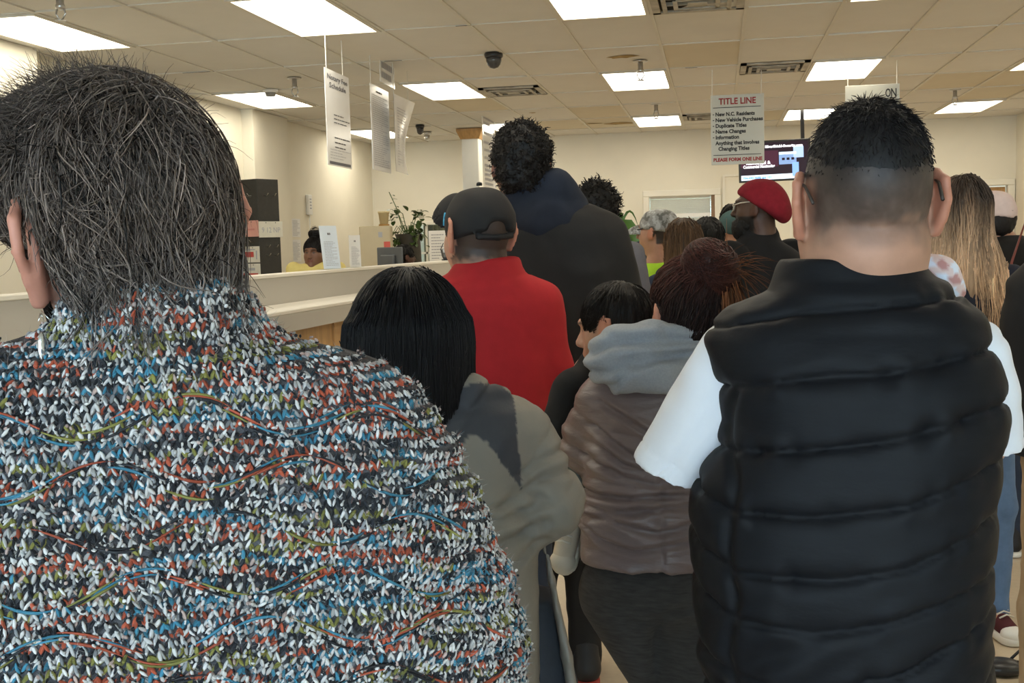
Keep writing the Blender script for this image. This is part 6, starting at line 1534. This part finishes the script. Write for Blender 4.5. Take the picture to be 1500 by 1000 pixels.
add_part(P, V, 'beret', fabric('red_felt',(.20,.010,.020),.95,var=.15,vscale=40,bump=.3), (.0035,(9,9,9)), 3)
glasses(P, mat('clear_frame',(.55,.5,.42),.25,.5,var=.05), r=.003)
def bc(V): V.cap(P.loc(1112,352,.02),P.loc(1106,338,.02),.085,.078,.03)
P.top(fabric('black_wool',(.008,.008,.009),.9,var=.2), h=.013, rx=(.23,.22,.22,.235), ry=(.17,.165,.165,.14), sl=(.085,.075,.06), extra=bc, name='coat', wr=(.006,(6,6,9)), hem=.6).trousers(M_blacktr,h=.022).shoes()
# ------------------------------------------------------------------ long-haired blonde woman and neighbours on the right
P = Person('woman with long blonde-tipped hair in navy top and blue jeans', 1410, 316, 4.0, yaw=.1, skin='light', sw=.165)
P.J['anL'] = P.loc(1400,880,.05); P.J['anR'] = P.loc(1457,880,.0)
for n_ in ('anL','anR'): P.J[n_][2] = .09
P.J['knR'] = P.loc(1460,740); P.J['hpR'] = P.loc(1448,610); P.J['hi'] = P.loc(1420,590)
P.body(h=.02, hf=.010)
def blonde(q, P_):
    t = np.clip((-q[:,2]+.05)/.24,0,1)[:,None]; st_ = (.5+.5*vnoise(np.stack([q[:,0]*1.,q[:,1]*.4,q[:,2]*.05],1),55,4))[:,None]
    c = np.array([.050,.035,.027])*(1-t)+np.array([.68,.47,.31])*t; return c*(.45+.9*st_)+np.array([.18,.11,.06])*np.clip(st_-.62,0,1)*(1-t)
def bl(V, s):
    cap_hair(.018,-.02,.06,-.2,side=False)(V, s); z = s.Hc[2]
    R2 = [(440,1392,1468),(425,1382,1474),(400,1366,1474),(375,1352,1466),(350,1360,1456),(325,1366,1450),(300,1370,1446)]
    st_ = [(s.loc(a,y)[2],(s.loc(a,y)[0]+s.loc(b,y)[0])/2,-.085+(.02 if y<350 else 0),(s.loc(b,y)[0]-s.loc(a,y)[0])/2,.045+(.03 if y < 350 else 0)) for y,a,b in R2]
    V.loft(st_,.03,pw=2.1)
P.hair(bl, (.3,.2,.1), h=.008, disp=(.010,(55,55,4)), colfn=blonde, cjit=.28, strand=dict(n=4200,L=.30,w=.0016,flow=hflow,lift=.03,grav=.55,curl=.06,cf=8,seg=12,mess=.05,hug=.006,zfree=-.27,mask=lambda q,n: q[:,2] > -.2), ext=(.2,.2,.2,.38))
P.top(fabric('navy_jersey',(.010,.013,.026),.85), h=.016, rx=(.185,.17,.18,.185), name='top')
P.trousers(M_jean, rad=(.09,.062,.05), hipr=(.155,.115), h=.014)
M_burg = fabric('burgundy_canvas',(.075,.018,.022),.85)
for q in 'LR':
    a_ = P.J['an'+q]*np.array([1,1,0])+np.array([0,0,.075]); sneaker(P, a_, np.array([.35,.9,0.]) if q == 'L' else np.array([.45,-.85,0]), np.array([0,0,1.]), 1.12, M_burg, M_sole)
    V = simple_vol(P, a_-np.array([.1,.1,.05]), a_+np.array([.1,.1,.12]), .008); V.cap(a_, a_+np.array([0,0,.07]), .048,.05,0); V.plane((0,0,1),a_+np.array([0,0,.075])); add_part(P,V,'shoe_collar',M_burg)
# white cap, black hoodie
P = Person('person in pale pink cap and black hooded jacket beside the blonde woman', 1449, 320, 5.0, yaw=.9, skin='tan', sw=.19, turn=.2)
P.J['nb'] = P.loc(1470,352); P.J['shL'] = P.loc(1440,385); P.J['shR'] = P.loc(1530,385); P.J['elR'] = P.loc(1545,480); P.spine((1485,1488,1490),(450,520,580))
P.J['anL'] = P.loc(1478,815,.0); P.J['anR'] = P.loc(1520,818,.05); P.J['knL'] = P.loc(1482,700); P.J['knR'] = P.loc(1515,700)
for n_ in ('anL','anR'): P.J[n_][2] = .08
P.body(**far); c_ = ballcap(P, fabric('pink_cap',(.66,.52,.49),.8,bump=.15))
V = simple_vol(P, P.h(0,-.13,.03)-.06, P.h(0,-.13,.03)+.06, .006); V.ell(P.h(0,-.116,.030),(.026,.010,.015),0,R=P.HR); add_part(P,V,'cap_opening',M_dark,parent=c_)
P.hair(cap_hair(.010,-.02,.05,-.09,extra=lambda V,s_: V.plane(s_.HR@np.array([0,0,1.]),s_.h(0,0,.018))), (.012,.01,.01), h=.012)
def hd(V): V.ell(P.loc(1473,362,-.03),(.115,.10,.05),.04); V.ell(P.loc(1474,385,-.12),(.09,.05,.07),.05)
P.top(fabric('black_fleece',(.010,.0095,.0095),.9), rows=[(348,1450,1495,.06),(358,1436,1515,.09),(372,1425,1535,.11),(400,1422,1545,.125),(470,1424,1550,.13),(560,1428,1548,.135),(600,1430,1546,.135)], h=.016, extra=hd, col=0, name='hooded_jacket', wr=(.005,(8,8,10)))
P.trousers(M_djean, rad=(.1,.075,.06), hipr=(.16,.12), h=.016).shoes()
# handbag hanging between them
p = dep(1484,520,4.55); o = empty('handbag',(p[0],p[1],0),P.root.rotation_euler.z); tag(o,'tan suede tote bag with red-brown strap beside the black hooded jacket','bag')
lz = lambda px,py: (dep(px,py,4.55)-np.array([p[0],p[1],0]))@rotz(o.rotation_euler.z)
V = Vol(axis(-.12,.24,.008), axis(-.1,.1,.008), axis(lz(1484,600)[2],lz(1484,440)[2],.008)); zt_, zb_ = lz(1484,463)[2], lz(1484,580)[2]
V.loft([(zb_,.05,0,.085,.05),(zb_+.05,.05,0,.10,.06),(zt_-.05,.05,0,.095,.045),(zt_,.045,0,.085,.02)],0,pw=3)
Vv, Q = V.mesh(); fastmesh('bag_body', wrinkle(relax(Vv,Q,2),normals(Vv,Q),.005,(10,10,8),3), Q, fabric('suede',(.36,.26,.20),.95,var=.15,vscale=14), o)
M_str = mat('strap_leather',(.16,.03,.02),.5,var=.15)
MB().tube([(-.03,0,zt_-.01),(.05,0,zt_+.012),(.13,0,zt_-.01)],.008,6).build('rim_band', M_str, o, True)
MB().tube([(-.02,0,zt_),(-.01,.01,zt_+.22),(.05,.03,zt_+.42),(.12,.03,zt_+.24),(.12,0,zt_)],.006,6).build('strap', M_str, o, True)
MB().tube([(.0,-.03,zt_-.005),(.0,-.045,zt_-.06),(.002,-.05,zt_-.09)],.006,6).build('tassel', M_str, o, True)
# person at the right edge: elbow, hand and khaki trousers
P = Person('person in black sleeve and khaki trousers standing beside the tan tote bag', 1590, 262, 3.0, skin='tan', sw=.2)
P.J['shL'] = P.loc(1545,400); P.J['elL'] = P.loc(1510,482,-.02); P.J['wrL'] = P.loc(1545,560,.2); P.J['wrR'] = P.loc(1600,560,.2)
P.J['hpL'] = P.loc(1555,690); P.J['knL'] = P.loc(1540,900); P.J['anL'] = P.loc(1528,1130); P.J['anL'][2] = .08
P.body(h=.016, hf=.012); P.hair(cap_hair(.012,-.02,.06,-.07), (.02,.014,.01), h=.012)
P.top(fabric('black_cotton',(0,0,0)), h=.014, rx=(.19,.185,.2,.205), sl=(.065,.060,.05), name='jacket').trousers(M_khaki, rad=(.1,.08,.066), hipr=(.165,.12), h=.014).shoes()
# black shoulder bag strap lying on the floor
p = atz(1478,984,.0); o = empty('strap_bag',(p[0],p[1],0)); tag(o,'small black bag with looped strap lying on the floor','bag')
V = Vol(axis(-.16,.16,.008), axis(-.12,.12,.008), axis(-.01,.1,.006)); V.ell((-.03,-.02,.025),(.075,.05,.03),0); V.plane((0,0,-1),(0,0,.002)); Vv,Q = V.mesh(); fastmesh('bag_body', Vv, Q, M_dark, o)
MB().tube([(.0,.0,.04),(.05,.03,.075),(.10,.03,.06),(.13,.0,.012),(.08,-.03,.03),(.02,-.02,.045)],.005,6).build('strap', M_dark, o, True)
# ------------------------------------------------------------------ clerks
P = Person('clerk with dark topknot in yellow collared shirt behind the counter', 461, 371, 9.3, yaw=math.pi-.42, turn=math.pi-.42, skin='brown', sw=.175, group='clerks behind the counter'); P.J['nb'] = P.loc(461,393); P.J['shL'] = P.loc(497,394); P.J['shR'] = P.loc(430,394); P.J['ch'] = P.loc(462,420); P.body(h=.02, hf=.007)
def tk(V,s): cap_hair(.014,.01,.07,-.075)(V,s); V.ell(s.h(0,-.03,.165),(.058,.058,.05),.012,R=s.HR)
P.hair(tk, (.010,.008,.008), h=.010, disp=(.003,50), strand=dict(n=900,L=.06,w=.002,flow=lambda q,rng: np.array([0,-.03,.16])-q,lift=.03,grav=0,hug=.003,seg=5))
def yc(V): 
    for sx in (-1,1): V.cap(P.J['nb']+P.T@np.array([sx*.03,.05,-.015]), P.J['nb']+P.T@np.array([sx*.06,.0,.01]), .02,.02,.01)
P.top(fabric('yellow_cotton',(.72,.60,.22),.75), rows=[(384,452,474,.05),(387,437,490,.08),(393,428,498,.10),(420,428,498,.12),(480,430,496,.12)], h=.012, extra=yc, name='shirt', wr=(.004,(9,9,12))).trousers(M_blacktr,h=.022).shoes()
P = Person('seated clerk in profile behind the monitor', 593, 377, 11.9, yaw=-1.2, turn=-1.0, skin='dark', sw=.18, group='clerks behind the counter'); P.body(**far)
P.hair(cap_hair(.016,-.01,.06,-.08), (.008,.007,.007), h=.012, disp=(.005,45), strand=dict(n=700,L=.03,w=.003,flow=flow_down(),lift=.2,hug=.004)); P.top(fabric('pale_cotton',(.42,.42,.42),.8), h=.02, name='shirt').trousers(M_blacktr,h=.022).shoes()
